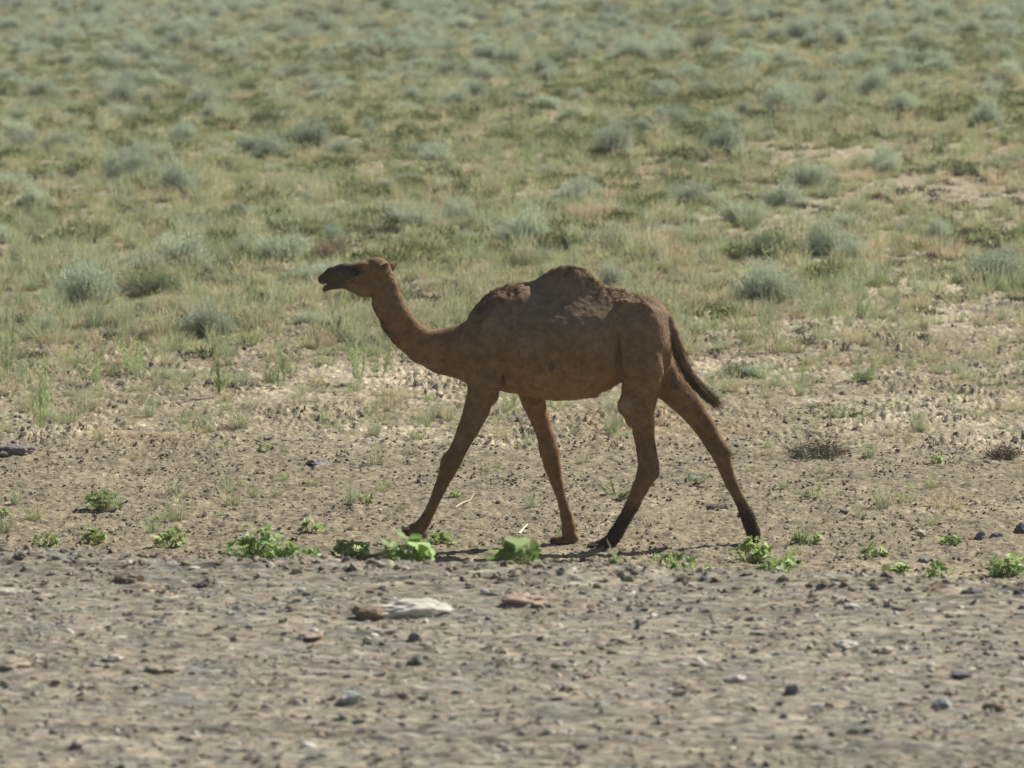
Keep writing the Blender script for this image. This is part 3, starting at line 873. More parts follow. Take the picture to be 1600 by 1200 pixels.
_ico = None
def stone_mesh(name, mat, sub_=2, rough=0.18, flat=0.6, angular=True):
    import bmesh
    bm = bmesh.new(); bmesh.ops.create_icosphere(bm, subdivisions=sub_, radius=1.0)
    sx = rng.random() * 50
    planes = [(Vector(rng.normal(size=3)).normalized(), 0.50 + 0.35 * rng.random()) for _ in range(11)]
    for v in bm.verts:
        p = v.co.copy()
        if angular:
            for nn, dd in planes:
                e_ = p.dot(nn) - dd
                if e_ > 0: p -= nn * e_ * 0.85
        f = 1 + rough * float(vnoise3(np.array([p.x * 2 + sx]), np.array([p.y * 2]), np.array([p.z * 2]), 3)[0]) + rough * 0.5 * float(vnoise3(np.array([p.x * 5 + sx]), np.array([p.y * 5]), np.array([p.z * 5]), 4)[0])
        v.co = Vector((p.x * f, p.y * f, p.z * f * flat))
    me = bpy.data.meshes.new(name); bm.to_mesh(me); bm.free()
    me.materials.append(mat)
    return me

# ---- instancing node group for the uncountable stuff; it takes the meshes of plants/stones that already stand in the scene
def scatter(name, label, P, R, S, sources, mat=None):
    me = bpy.data.meshes.new(name)
    me.vertices.add(len(P)); me.vertices.foreach_set("co", np.ascontiguousarray(P, np.float32).ravel())
    for nm, arr, ty, key in (("rot", R, 'FLOAT_VECTOR', "vector"), ("scl", S, 'FLOAT_VECTOR', "vector")):
        a = me.attributes.new(nm, ty, 'POINT'); a.data.foreach_set(key, np.ascontiguousarray(arr, np.float32).ravel())
    a = me.attributes.new("pick", 'INT', 'POINT'); a.data.foreach_set("value", rng.integers(0, len(sources), len(P)).astype(np.int32))
    if mat: me.materials.append(mat)
    o = link(name, me, label=label, kind="stuff")
    ng = bpy.data.node_groups.new(name + "_nodes", 'GeometryNodeTree')
    ng.interface.new_socket("Geometry", in_out='INPUT', socket_type='NodeSocketGeometry')
    ng.interface.new_socket("Geometry", in_out='OUTPUT', socket_type='NodeSocketGeometry')
    gi = ng.nodes.new("NodeGroupInput"); go = ng.nodes.new("NodeGroupOutput")
    jn = ng.nodes.new("GeometryNodeJoinGeometry")
    for s_ in sources:
        oi = ng.nodes.new("GeometryNodeObjectInfo"); oi.transform_space = 'ORIGINAL'
        oi.inputs["Object"].default_value = s_; oi.inputs["As Instance"].default_value = True
        ng.links.new(oi.outputs["Geometry"], jn.inputs[0])
    ip = ng.nodes.new("GeometryNodeInstanceOnPoints")
    ng.links.new(gi.outputs[0], ip.inputs["Points"]); ng.links.new(jn.outputs[0], ip.inputs["Instance"])
    ip.inputs["Pick Instance"].default_value = True
    for nm, ty, sk in (("pick", 'INT', "Instance Index"), ("rot", 'FLOAT_VECTOR', "Rotation"), ("scl", 'FLOAT_VECTOR', "Scale")):
        na = ng.nodes.new("GeometryNodeInputNamedAttribute"); na.data_type = ty; na.inputs["Name"].default_value = nm
        ng.links.new(na.outputs["Attribute"], ip.inputs[sk])
    ng.links.new(ip.outputs[0], go.inputs[0])
    md = o.modifiers.new("scatter", 'NODES'); md.node_group = ng
    return o

def fan_points(n, y0, y1, wa=0.235, wb=0.8, pw=1.0):
    """even density on the ground between y0 and y1 (pw 1), more towards the front for pw > 1"""
    if wa > 0.2: n = int(n * 1.35)
    y = y0 + (y1 - y0) * rng.random(int(n * 3)) ** 1.0
    keep = rng.random(len(y)) < (wa * y + wb) / (wa * y1 + wb) * (y0 / y) ** (pw - 1)
    y = y[keep][:n]
    x = (rng.random(len(y)) * 2 - 1) * (wa * y + wb)
    return x, y

def size_at(py_): return FPX / py_          # photo px per metre at distance

# ---- sage shrubs: distinctive ones at their places, then the nearest by the hundred, the far rest as one stuff object
sage_m = [sage_mesh("sage_shrub", 0.85 + 0.3 * rng.random()) for _ in range(7)]
sage_tan = [sage_mesh("sage_shrub_straw", 1.0, tan=0.45) for _ in range(2)]
sage_dark = [sage_mesh("sage_shrub_green", 0.7, leafc=(0.17, 0.21, 0.11), topc=(0.27, 0.32, 0.18)) for _ in range(3)]
named = [  # px, base row, width px, height px, kind, label
 (1238, 184, 120, 56, 1, "broad sage shrub with a long dark shadow on bare ground, upper right slope"),
 (1290, 172, 66, 50, 2, "straw-tipped sage shrub against the right end of the broad shadowed shrub"),
 (432, 250, 100, 46, 0, "rounded grey sage shrub over a dark hollow, above and left of the camel's head"),
 (1074, 324, 112, 50, 0, "blue-grey sage mound, left of the near-identical one right of the hump"),
 (1212, 328, 96, 44, 0, "grey sage mound standing right of the blue-grey one, beyond the rump"),
 (1268, 298, 84, 60, 0, "tall pale sage shrub with a dark foot, behind the grey mounds"),
 (640, 360, 120, 56, 0, "wide sage clump on the slope above the camel's neck"),
 (722, 352, 90, 44, 0, "sage clump just right of the widest one above the neck"),
 (944, 394, 98, 40, 0, "sage shrub right behind the camel's hump"),
 (520, 386, 72, 42, 0, "pale bluish sage shrub right above the camel's muzzle"),
 (508, 418, 90, 44, 3, "brown twiggy shrub with bare lower stems touching the camel's muzzle outline"),
 (252, 402, 70, 38, 0, "pale sage shrub left of the dark hollow on the left slope"),
 (312, 366, 70, 40, 0, "sage shrub leaning over the dark hollow on the left slope"),
 (370, 424, 62, 40, 4, "dark olive shrub below the dark hollow on the left slope"),
 (820, 256, 44, 26, 5, "small bright green shrub on the slope above the hump"),
 (1545, 452, 150, 62, 0, "largest sage clump at the right edge above the cracked ground"),
 (1470, 376, 66, 44, 0, "sage shrub with dark foot near the right edge, above the bare band"),
 (1386, 274, 62, 36, 0, "dusky sage shrub in the right part of the slope"),
 (1162, 592, 122, 34, 4, "low dark-footed green shrub on the cracked ground right of the tail"),
 (1180, 592, 60, 26, 0, "pale sage sprig growing in the low dark-footed shrub by the tail"),
 (1352, 596, 52, 32, 0, "small pale feathery sage shrub on the cracked crust, right of the low dark shrub"),
 (30, 240, 66, 40, 0, "sage shrub with dark foot at the left edge of the slope"),
 (886, 196, 60, 34, 4, "dark green shrub high on the slope above the hump"),
 (560, 130, 80, 30, 4, "dark shrub line high on the slope, left of centre"),
 (262, 68, 36, 18, 4, "small dark brown shrub beside pale bare soil near the top left"),
]
variants = {0: sage_m, 1: sage_m, 2: sage_tan, 3: [sage_mesh("sage_shrub_twiggy", 1.1, leafc=(0.27, 0.21, 0.13), topc=(0.36, 0.31, 0.21), tan=0.1)],
            4: sage_dark, 5: [sage_mesh("sage_shrub_bright", 1.0, leafc=(0.28, 0.37, 0.15), topc=(0.38, 0.48, 0.22))]}
placed = []
src_sage = []; src_dark = []; src_tan = []
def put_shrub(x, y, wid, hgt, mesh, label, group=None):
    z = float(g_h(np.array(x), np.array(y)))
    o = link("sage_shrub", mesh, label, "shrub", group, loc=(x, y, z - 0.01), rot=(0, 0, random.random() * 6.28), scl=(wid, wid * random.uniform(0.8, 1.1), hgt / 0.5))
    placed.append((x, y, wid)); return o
for i, (px, row, wpx, hpx, kd, lab) in enumerate(named):
    x, y, z = on_ground(px, row)
    sc = size_at(y)
    lst = variants[kd]
    o = put_shrub(x, y + wpx / sc * 0.3, wpx / sc * 1.02, hpx / sc * 0.95, lst[i % len(lst)], lab)

def veg_density(x, y):       # 0..1: how overgrown the ground is
    n1 = fbm(x / 4.0, y / 5.0, 71, 3)
    edge = 39.3 + 0.42 * np.clip(x, -5, 8) + 2.6 * fbm(x / 3.0, y / 4.0, 72, 2)
    return sstep(-2.5, 4.5, y - edge) * np.clip(0.70 + 0.9 * n1 - 0.30 * sstep(0, 4, x) * sstep(75, 60, y), 0.08, 1)

x, y = fan_points(7200, 38, 175)
kp = rng.random(len(x)) < veg_density(x, y) * (0.30 + 0.70 * sstep(62, 105, y))
x, y = x[kp], y[kp]
far_w = 0.38 + 0.85 * rng.random(len(x)) ** 1.8
far_h = far_w * (0.32 + 0.26 * rng.random(len(x)))
ok = np.ones(len(x), bool)
for (ax, ay, aw) in placed:
    ok &= np.hypot(x - ax, (y - ay)) > aw * 0.6
x, y, far_w, far_h = x[ok], y[ok], far_w[ok], far_h[ok]
inview = np.abs(x) < 0.137 * y
rank = np.where(inview, far_w / y, 0)
order = np.argsort(-rank)
n_ind = 300 - len(named)
ind, rest = order[:n_ind], order[n_ind:]
tone = fbm(x / 9, y / 14, 75, 2) + 0.25 * rng.normal(size=len(x))
COLN = ["at the left edge", "far left of the muzzle", "left of the muzzle", "over the muzzle", "over the neck", "over the shoulder", "over the hump", "over the rump", "right of the rump", "toward the right edge", "at the right edge"]
COLX = [110, 270, 450, 600, 720, 830, 950, 1060, 1230, 1420]
ROWN = ["beside the bare ground", "low on the slope", "lower mid-slope", "mid-slope", "upper mid-slope", "high on the slope", "near the top edge"]
ROWY = [400, 330, 270, 210, 150, 80]
KINDS = [("dark olive shrub", "dark olive shrubs on the slope"), ("straw-mixed shrub", "straw-mixed sage shrubs on the slope"), ("grey sage shrub", "grey-green sage shrubs on the slope")]
ORD = ["leftmost", "second", "third", "fourth", "fifth", "sixth", "seventh", "eighth", "ninth", "tenth", "eleventh", "twelfth", "thirteenth", "fourteenth"]
cells = {}
for j in ind:
    t = tone[j]; kd = 0 if t > 0.42 else 1 if t < -0.45 else 2
    zz = float(g_h(x[j], y[j]))
    pxx = 800 + x[j] / y[j] * FPX; prow = (CAM_H - zz) / y[j] * FPX - 15
    cells.setdefault((kd, sum(pxx > c for c in COLX), sum(prow < r for r in ROWY)), []).append((pxx, j))
for (kd, ci, ri), lst in cells.items():
    lst.sort()
    for k, (pxx, j) in enumerate(lst):
        nm, gr = KINDS[kd]
        where = ROWN[ri] + " " + COLN[ci]
        if len(lst) == 1: lab = "only " + nm + " " + where
        elif k == 0: lab = "leftmost " + nm + " " + where
        elif k == len(lst) - 1: lab = "rightmost " + nm + " " + where
        else: lab = ORD[k] + " " + nm + " from the left " + where
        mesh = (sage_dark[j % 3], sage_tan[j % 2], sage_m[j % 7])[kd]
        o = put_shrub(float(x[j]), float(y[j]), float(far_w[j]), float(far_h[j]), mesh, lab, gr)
        (src_dark, src_tan, src_sage)[kd].append(o)
def uniq(objs):
    seen = {}
    for o in objs: seen.setdefault(o.data.name, o)
    return list(seen.values())
def rots(n, tilt=0.08):
    return np.stack([rng.normal(size=n) * tilt, rng.normal(size=n) * tilt, rng.random(n) * 6.28], 1)
xr, yr, wr, hr, tr = x[rest], y[rest], far_w[rest], far_h[rest], tone[rest]
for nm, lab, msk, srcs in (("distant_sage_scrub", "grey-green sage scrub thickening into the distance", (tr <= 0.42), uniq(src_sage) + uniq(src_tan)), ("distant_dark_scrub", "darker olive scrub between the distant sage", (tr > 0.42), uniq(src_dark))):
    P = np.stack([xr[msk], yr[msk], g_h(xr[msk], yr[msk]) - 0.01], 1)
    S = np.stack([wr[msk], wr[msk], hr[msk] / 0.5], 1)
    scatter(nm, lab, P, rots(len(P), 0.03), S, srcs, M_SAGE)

# ---- low green ground cover
cov_src = []
for px, row in ((1000, 232), (1130, 240), (700, 180), (905, 460)):
    xx, yy, zz = on_ground(px, row)
    cov_src.append(link("low_scrub", mat_mesh("low_scrub"), kind="stuff", loc=(xx, yy, zz)))
    cov_src[-1]["label"] = "low dark green ground cover patch on the slope"
x, y = fan_points(24000, 40, 170)
band = np.exp(-((y - 84 + 0.3 * x) / 18) ** 2)
kp = rng.random(len(x)) < veg_density(x, y) * (0.06 + 0.85 * band * sstep(-0.35, 0.35, fbm(x / 5, y / 9, 77, 3)) + 0.1)
x, y = x[kp], y[kp]
s_ = 0.7 + 0.9 * rng.random(len(x))
scatter("low_green_scrub", "low olive-green ground cover spreading between the sage", np.stack([x, y, g_h(x, y)], 1), rots(len(x)), np.stack([s_, s_, s_ * 1.1], 1), cov_src, M_SAGE)

# ---- grass tufts
straw = [tuft_mesh("straw_tuft", 80, 0.26, 0.7) for _ in range(3)] + [tuft_mesh("straw_tuft", 60, 0.36, 0.55, heads=True)]
pinkish = [tuft_mesh("blond_tuft", 170, 0.30, 0.9, c0=(0.48, 0.40, 0.26), c1=(0.72, 0.61, 0.43), rad=0.12)]
yellowg = [tuft_mesh("yellow_green_tuft", 70, 0.20, 0.9, c0=(0.28, 0.31, 0.15), c1=(0.50, 0.53, 0.29)) for _ in range(3)]
palegr = [tuft_mesh("pale_green_tuft", 70, 0.36, 0.5, c0=(0.32, 0.36, 0.21), c1=(0.52, 0.56, 0.36)) for _ in range(2)]
G = {"straw": [], "yellow": [], "pale": [], "blond": []}
spots = [  # px,row,width px,height px,kind,label
 (925, 240, 34, 26, "blond", "blond grass tuft on the slope above the hump, left of a paired tuft"),
 (966, 236, 38, 26, "blond", "blond grass tuft, right one of the pair above the hump"),
 (1330, 380, 44, 40, "blond", "tall blond grass clump right of the bare track on the right slope"),
 (1432, 392, 36, 32, "blond", "blond grass clump nearer the right edge, below the sage shrubs"),
 (1246, 354, 50, 30, "straw", "thin straw tuft between the grey mounds and the bare strip"),
 (1010, 440, 50, 34, "straw", "straw tuft touching the camel's croup outline"),
 (700, 470, 66, 36, "straw", "straw tuft in the curve above the camel's neck"),
 (660, 436, 30, 44, "straw", "upright thin straw tuft between the head and shoulder"),
 (350, 470, 60, 34, "blond", "pinkish dry grass clump left of the camel's muzzle"),
 (420, 498, 60, 36, "yellow", "yellow-green tuft at the edge of the bare ground below the muzzle"),
 (1095, 460, 60, 30, "yellow", "yellow-green tuft just right of the croup"),
 (1230, 450, 40, 30, "straw", "straw tuft at the near edge of the right slope"),
 (60, 420, 60, 30, "yellow", "yellow-green tuft on the far left slope"),
 (1432, 388, 30, 22, "straw", "small straw tuft beside the nearer blond clump"),
 (1400, 640, 40, 22, "yellow", "yellow-green sprout patch on the cracked crust near the right side"),
 (1060, 345, 30, 40, "pale", "pale green upright tuft in front of the blue-grey mound"),
 (770, 300, 30, 42, "pale", "pale green tuft on the slope over the shoulder"),
 (640, 470, 26, 34, "pale", "pale green tuft behind the camel's nape"),
 (1470, 790, 80, 18, "blond", "flattened blond straw patch on the dirt at the right"),
 (285, 778, 36, 12, "straw", "small dark dry tuft on the dirt at the left"),
]
for px, row, wpx, hpx, kd, lab in spots:
    xx, yy, zz = on_ground(px, row); sc = size_at(yy)
    lst = {"straw": straw, "yellow": yellowg, "pale": palegr, "blond": pinkish}[kd]
    me_t = lst[len(G[kd]) % len(lst)]
    zs = np.empty(len(me_t.vertices) * 3, np.float32); me_t.vertices.foreach_get("co", zs); zs = zs.reshape(-1, 3)
    hh = float(np.percentile(zs[:, 2], 99)); ww = float(np.percentile(zs[:, 0], 98) - np.percentile(zs[:, 0], 2))
    o = link("grass_tuft", me_t, lab, "grass tuft", loc=(xx, yy, zz - 0.005), rot=(0, 0, random.random() * 6), scl=(wpx / sc / ww, wpx / sc / ww, hpx / sc / hh))
    G[kd].append(o)
def spread_tufts(nm, lab, n, y0, y1, dens, srcs, smin_, smax_, pw=1.0):
    x, y = fan_points(n, y0, y1, pw=pw)
    kp = rng.random(len(x)) < dens(x, y); x, y = x[kp], y[kp]
    s_ = smin_ + (smax_ - smin_) * rng.random(len(x))
    scatter(nm, lab, np.stack([x, y, g_h(x, y) - 0.005], 1), rots(len(x)), np.stack([s_, s_, s_ * (0.7 + 0.5 * rng.random(len(x)))], 1), uniq(srcs), M_GRASS)
    return len(x)
spread_tufts("dry_grass", "straw-coloured dry grass over the slope", 20000, 37, 160,
             lambda x, y: np.clip(veg_density(x, y) + 0.12 * sstep(37, 42, y), 0, 1) * sstep(-0.45, 0.35, fbm(x / 3.5, y / 5, 81, 3)) * (1 - 0.45 * sstep(70, 110, y)), G["straw"] , 0.6, 1.25, 1.6)
spread_tufts("blond_grass", "blond dry grass in patches on the slope", 10500, 38, 160,
             lambda x, y: np.clip(veg_density(x, y) + 0.1, 0, 1) * sstep(0.15, 0.55, fbm(x / 2.8 + 7, y / 5, 82, 3) + 0.1 * (x > 2) - 0.1 * sstep(90, 120, y)), G["blond"], 0.5, 1.1, 1.6)
spread_tufts("yellow_green_grass", "short yellow-green grass over the slope", 26000, 36, 150,
             lambda x, y: np.clip(veg_density(x, y) + 0.16 * sstep(36, 42, y), 0, 1) * sstep(-0.5, 0.3, fbm(x / 3, y / 4, 83, 3) + 0.12), G["yellow"], 0.7, 1.4, 1.6)
spread_tufts("pale_green_grass", "pale green fine grass among the sage", 20000, 37, 160,
             lambda x, y: veg_density(x, y) * sstep(-0.2, 0.4, fbm(x / 4 + 3, y / 5, 84, 3)), G["pale"], 0.6, 1.3, 1.6)
spread_tufts("sparse_sprouts", "sparse small sprouts on the bare crust", 9000, 25.5, 46,
             lambda x, y: 0.02 + (0.85 * sstep(-0.05, 0.5, fbm(x / 1.5, y / 2.2, 85, 3) + 0.12 * sstep(1, -3, x) + 0.15 * sstep(36, 42, y))) * (0.12 + 0.88 * sstep(30, 35, y)), G["yellow"] + G["pale"], 0.22, 0.75, 1.0)
spread_tufts("sparse_straw", "sparse straw wisps on the bare crust", 9000, 30, 46,
             lambda x, y: 0.02 + 0.8 * sstep(0.0, 0.5, fbm(x / 1.9 + 9, y / 2.2, 86, 3) + 0.2 * sstep(36, 42, y)) * sstep(30, 38, y), G["straw"], 0.25, 0.7, 1.0)

shade_src = []  # dark clumps stand in for the shadow specks between small plants
for px, row in ((250, 500), (120, 470), (700, 455)):
    xx, yy, zz = on_ground(px, row)
    shade_src.append(link("shade_clump", mat_mesh("shade_clump", 150, (0.085, 0.075, 0.055), (0.17, 0.155, 0.11), 0.14), kind="stuff", loc=(xx, yy, zz)))
    shade_src[-1]["label"] = "dark twig clump standing in for shadow specks at the foot of the slope"
x, y = fan_points(9500, 35.5, 75)
kp = rng.random(len(x)) < (0.10 + 0.9 * sstep(-0.1, 0.4, fbm(x / 2.2, y / 2.6, 88, 3))) * sstep(37, 40, y - 0.28 * x) * (1 - 0.6 * sstep(50, 60, y))
x, y = x[kp], y[kp]; s_ = 0.3 + 0.6 * rng.random(len(x))
scatter("shade_specks", "dark twig clumps standing in for plant shadows where slope meets bare ground", np.stack([x, y, g_h(x, y)], 1), rots(len(x)), np.stack([s_, s_, s_], 1), shade_src, M_SAGE)

# ---- feathery upright weeds on the bare band
fm = [feather_mesh("feathery_weed", 0.55, 7) for _ in range(4)]
for i, (px, row, wpx, hpx, lab) in enumerate([
    (562, 602, 26, 92, "tall feathery green weed standing just left of the camel's lower neck"),
    (592, 590, 28, 60, "shorter feathery weed between the tall one and the camel's neck"),
    (345, 622, 26, 100, "tall feathery green weed alone on bare ground left of the neck"),
    (452, 596, 30, 80, "pale feathery weed halfway between the lone tall weed and the camel"),
    (432, 610, 22, 64, "faint feathery weed touching the pale one on its left"),
    (60, 676, 28, 150, "very tall thin feathery weed near the left edge"),
    (12, 588, 24, 90, "feathery weed cut by the left edge of the view"),
    (142, 606, 34, 80, "thin feathery weed between the tall left-edge weed and the lone one"),
    (212, 586, 44, 70, "wispy yellowish weed left of the lone tall weed"),
    (798, 640, 24, 40, "feathery green weed behind the camel's near elbow"),
    (1350, 600, 40, 36, "airy green weed beside the small pale sage shrub"),
    (1330, 655, 60, 30, "wispy yellow-green weeds on crust at the right, in front of the pale sage"),
    (1500, 632, 20, 30, "small feathery weed with a twig shadow near the right edge"),
    (965, 778, 60, 24, "low feathery grey-green weed behind the near hind leg"),
    (1088, 756, 30, 20, "small feathery weed between the hind legs"),
    (1275, 778, 40, 20, "low pale weed on the dirt right of the trailing hind leg"),
    (1345, 500, 24, 40, "thin green sprig above the cracked band on the right"),
    ]):
    xx, yy, zz = on_ground(px, row); sc = size_at(yy)
    link("feathery_weed", fm[i % 4], lab, "weed", loc=(xx, yy, zz), rot=(0, 0, random.random() * 6), scl=(wpx / sc / 0.17, wpx / sc / 0.17, hpx / sc / 0.52))

# ---- leafy weeds along the dirt strip
for i, (px, row, wpx, hpx, nl, lab) in enumerate([
    (160, 797, 54, 38, 26, "bright leafy weed with one pale leaf, farthest of the left-hand weeds"),
    (72, 853, 38, 26, 12, "small leafy weed near the left edge, with one upright pale leaf"),
    (149, 849, 42, 26, 12, "thin pale-leaved weed between two small weeds on the left"),
    (266, 856, 48, 32, 18, "leafy weed with brown lower leaves and a shadow to its left"),
    (2, 806, 22, 18, 6, "leafy weed cut by the left edge of the view"),
    (415, 706, 24, 16, 6, "tiny pale weed alone at the near edge of the cracked crust"),
    (485, 833, 28, 22, 8, "tiny yellowish weed above the biggest leafy patch"),
    (408, 905, 108, 86, 95, "biggest bright green leafy patch, spreading along the shoulder edge"),
    (468, 905, 76, 58, 42, "low tail end of the biggest leafy patch, dropping to the right"),
    (548, 872, 60, 28, 22, "brownish leafy weed lying in the camel's shadow"),
    (688, 850, 38, 20, 10, "small leafy weed just right of the lifted front foot"),
    (738, 897, 60, 12, 12, "low leaves half hidden by the shoulder edge under the camel's shadow"),
    (1032, 878, 40, 16, 8, "few leaves at the left of the large weed below the hind legs"),
    (1066, 905, 92, 42, 34, "large leafy weed between dry stalks below the hind legs"),
    (1172, 878, 62, 44, 22, "leafy weed at the toe of the trailing hind foot"),
    (1262, 850, 46, 20, 14, "flat leafy weed right of the trailing hind foot"),
    (1216, 910, 62, 30, 22, "bright leafy weed at the shoulder edge right of the hind feet"),
    (1234, 882, 34, 14, 7, "tiny leafy weed between two bigger ones right of the hind feet"),
    (1368, 872, 42, 24, 14, "upright leafy weed beside a pale bare patch"),
    (1400, 901, 44, 24, 16, "leafy weed with dark shadow below the upright one by the bare patch"),
    (1466, 908, 46, 26, 12, "sparse leafy weed with one pale leaf near the right side"),
    (1486, 851, 40, 16, 10, "flat small leafy weed behind the sparse one near the right side"),
    (1576, 900, 64, 38, 24, "leafy weed at the right edge of the view"),
    (570, 786, 26, 14, 6, "tiny leafy weed left of the near front shin"),
    (716, 778, 26, 14, 6, "tiny leafy weed right of the near front shin"),
    (1462, 724, 22, 14, 6, "tiny green weed beside a white stone on the crust"),
    (250, 815, 20, 10, 4, "tiny sprout between the left-hand leafy weeds"),
    ]):
    xx, yy, zz = on_ground(px, min(row, 903)); sc = size_at(yy)
    link("leafy_weed", leafy_mesh("leafy_weed", wpx / sc * 1.1, hpx / sc * 0.95, int(nl * 1.7), ls=0.030 + 0.012 * min(1, wpx / 60), dark=0.35 if i == 9 else 0.1), lab, "leafy weed", loc=(xx, yy, zz))
for i, (px, row, wpx, hpx, nl, dy_, lab) in enumerate([
    (634, 888, 92, 46, 26, 0.02, "soft-edged leafy weed on the shoulder rim under the lifted front foot"),
    (806, 900, 78, 42, 18, 0.02, "large-leaved weed on the shoulder rim below the standing front foot"),
    (962, 898, 26, 36, 9, 0.05, "grey-green weed on the shoulder rim below the near hind foot"),
    ]):
    xx = (px - 800) / FPX * 21.2; yy = float(y_edge(xx)) + dy_; zz = float(s_h(np.array(xx), np.array(yy))); sc = size_at(yy)
    link("leafy_weed", leafy_mesh("leafy_weed", wpx / sc, hpx / sc * 1.15, nl, ls=0.075 if i < 2 else 0.04, c=(0.27, 0.38, 0.12) if i < 2 else (0.28, 0.37, 0.19)), lab, "leafy weed", loc=(xx, yy, zz - 0.02))

# ---- dry stalks and twigs
def twig_obj(name, lab, cat, segs_px, rad=0.004, c=(0.55, 0.50, 0.38), ground=True, z=0.0):
    """a thin bent stem: list of (px,row) traced on the ground, or upright points (x,y,z)"""
    P = [Vector(p) for p in segs_px]
    vs, fs = [], []
    for k, p in enumerate(P):
        d = (P[min(k + 1, len(P) - 1)] - P[max(k - 1, 0)]).normalized(); a = d.orthogonal().normalized(); b_ = d.cross(a)
        r = rad * (1 - 0.6 * k / (len(P) - 1))
        for j in range(5): vs.append(p + (a * math.cos(j * 1.2566) + b_ * math.sin(j * 1.2566)) * r)
    for k in range(len(P) - 1):
        for j in range(5): fs.append((k * 5 + j, k * 5 + (j + 1) % 5, (k + 1) * 5 + (j + 1) % 5, (k + 1) * 5 + j))
    me = mesh_np(name, np.array([tuple(v) for v in vs]), np.array(fs), M_TWIG, np.tile(np.array(c), (len(vs), 1)), smooth=True)
    return link(name, me, lab, cat)
def gp(px, row, up=0.0):
    a = on_ground(px, row); return (a[0], a[1], a[2] + up)
twig_obj("dry_stick", "pale bent dry stick lying behind the near front shin", "stick", [gp(711, 795, .01), gp(724, 791, .03), gp(734, 786, .02), gp(741, 782, .05)], 0.007)
twig_obj("dry_stick", "short white stick on the dirt between the front feet", "stick", [gp(811, 836, .01), gp(818, 830, .02), gp(825, 825, .03)], 0.009, (0.70, 0.66, 0.52))
twig_obj("dry_stick", "thin stick lying across the cracked crust near the right side", "stick", [gp(1476, 636, .02), gp(1490, 628, .05), gp(1504, 622, .03)], 0.006)
for px, row, top_px, top_row, lab in ((958, 880, 944, 846, "pale dry stalk leaning left in front of the near hind foot"), (1024, 908, 1006, 872, "pale dry stalk leaning left below the hind legs"),
                                      (1064, 910, 1062, 862, "upright pale stalk in front of the large leafy weed"), (1022, 904, 978, 878, "long thin stalk arching left from the shoulder edge"),
                                      (702, 892, 700, 882, "stub of pale stalk at the shoulder rim")):
    xx = (px - 800) / FPX * 22.0; yy = float(y_edge(xx)) + 0.25
    sc = size_at(yy); z0 = CAM_H - (min(row, 908) + 15) / FPX * yy
    h_ = (row - top_row) / sc; dx_ = (top_px - px) / sc
    zb = float(s_h(np.array(xx), np.array(yy)))
    twig_obj("dry_stalk", lab, "stalk", [(xx - dx_ * 0.1, yy, zb), (xx, yy, z0), (xx + dx_ * 0.55, yy + 0.02, z0 + h_ * 0.6), (xx + dx_, yy, z0 + h_)], 0.0055, (0.58, 0.55, 0.44))
# twig heaps
def twig_heap(px, row, wpx, hpx, n, lab, c=(0.17, 0.14, 0.10)):
    xx, yy, zz = on_ground(px, row); sc = size_at(yy); W, H = wpx / sc, hpx / sc
    a = rng.random(n) * 6.28; r = W / 2 * np.sqrt(rng.random(n)) * 0.8
    b = np.stack([np.cos(a) * r, np.sin(a) * r * 0.8, H * rng.random(n) * 0.8 * np.clip(1 - (2 * r / W) ** 2, 0.1, 1)], 1)
    d = rng.normal(size=(n, 3)) * np.array([1, 1, 0.35])
    v, f, cc = blades(b, d, W * (0.15 + 0.25 * rng.random(n)), 0.008, jit(c, n, .3), jit((0.33, 0.29, 0.21), n, .35), rng.normal(size=(n, 3)) * 0.4, 4)
    v[:, 2] = np.maximum(v[:, 2], 0.0)
    return link("twig_heap", mesh_np("twig_heap", v, f, M_TWIG, np.clip(cc, 0.01, 1)), lab, "twigs", loc=(xx, yy, zz))
twig_heap(1278, 714, 100, 30, 420, "grey heap of dead twigs on the dirt right of the trailing hind leg")
twig_heap(1566, 716, 66, 24, 240, "second smaller heap of dead twigs at the right edge")
twig_heap(1280, 640, 70, 10, 90, "flat dark wisp of dead twigs on the crust, near the small pale sage")
twig_heap(302, 384, 56, 20, 200, "dark dead twigs lying in the hollow on the left slope", (0.14, 0.10, 0.07))

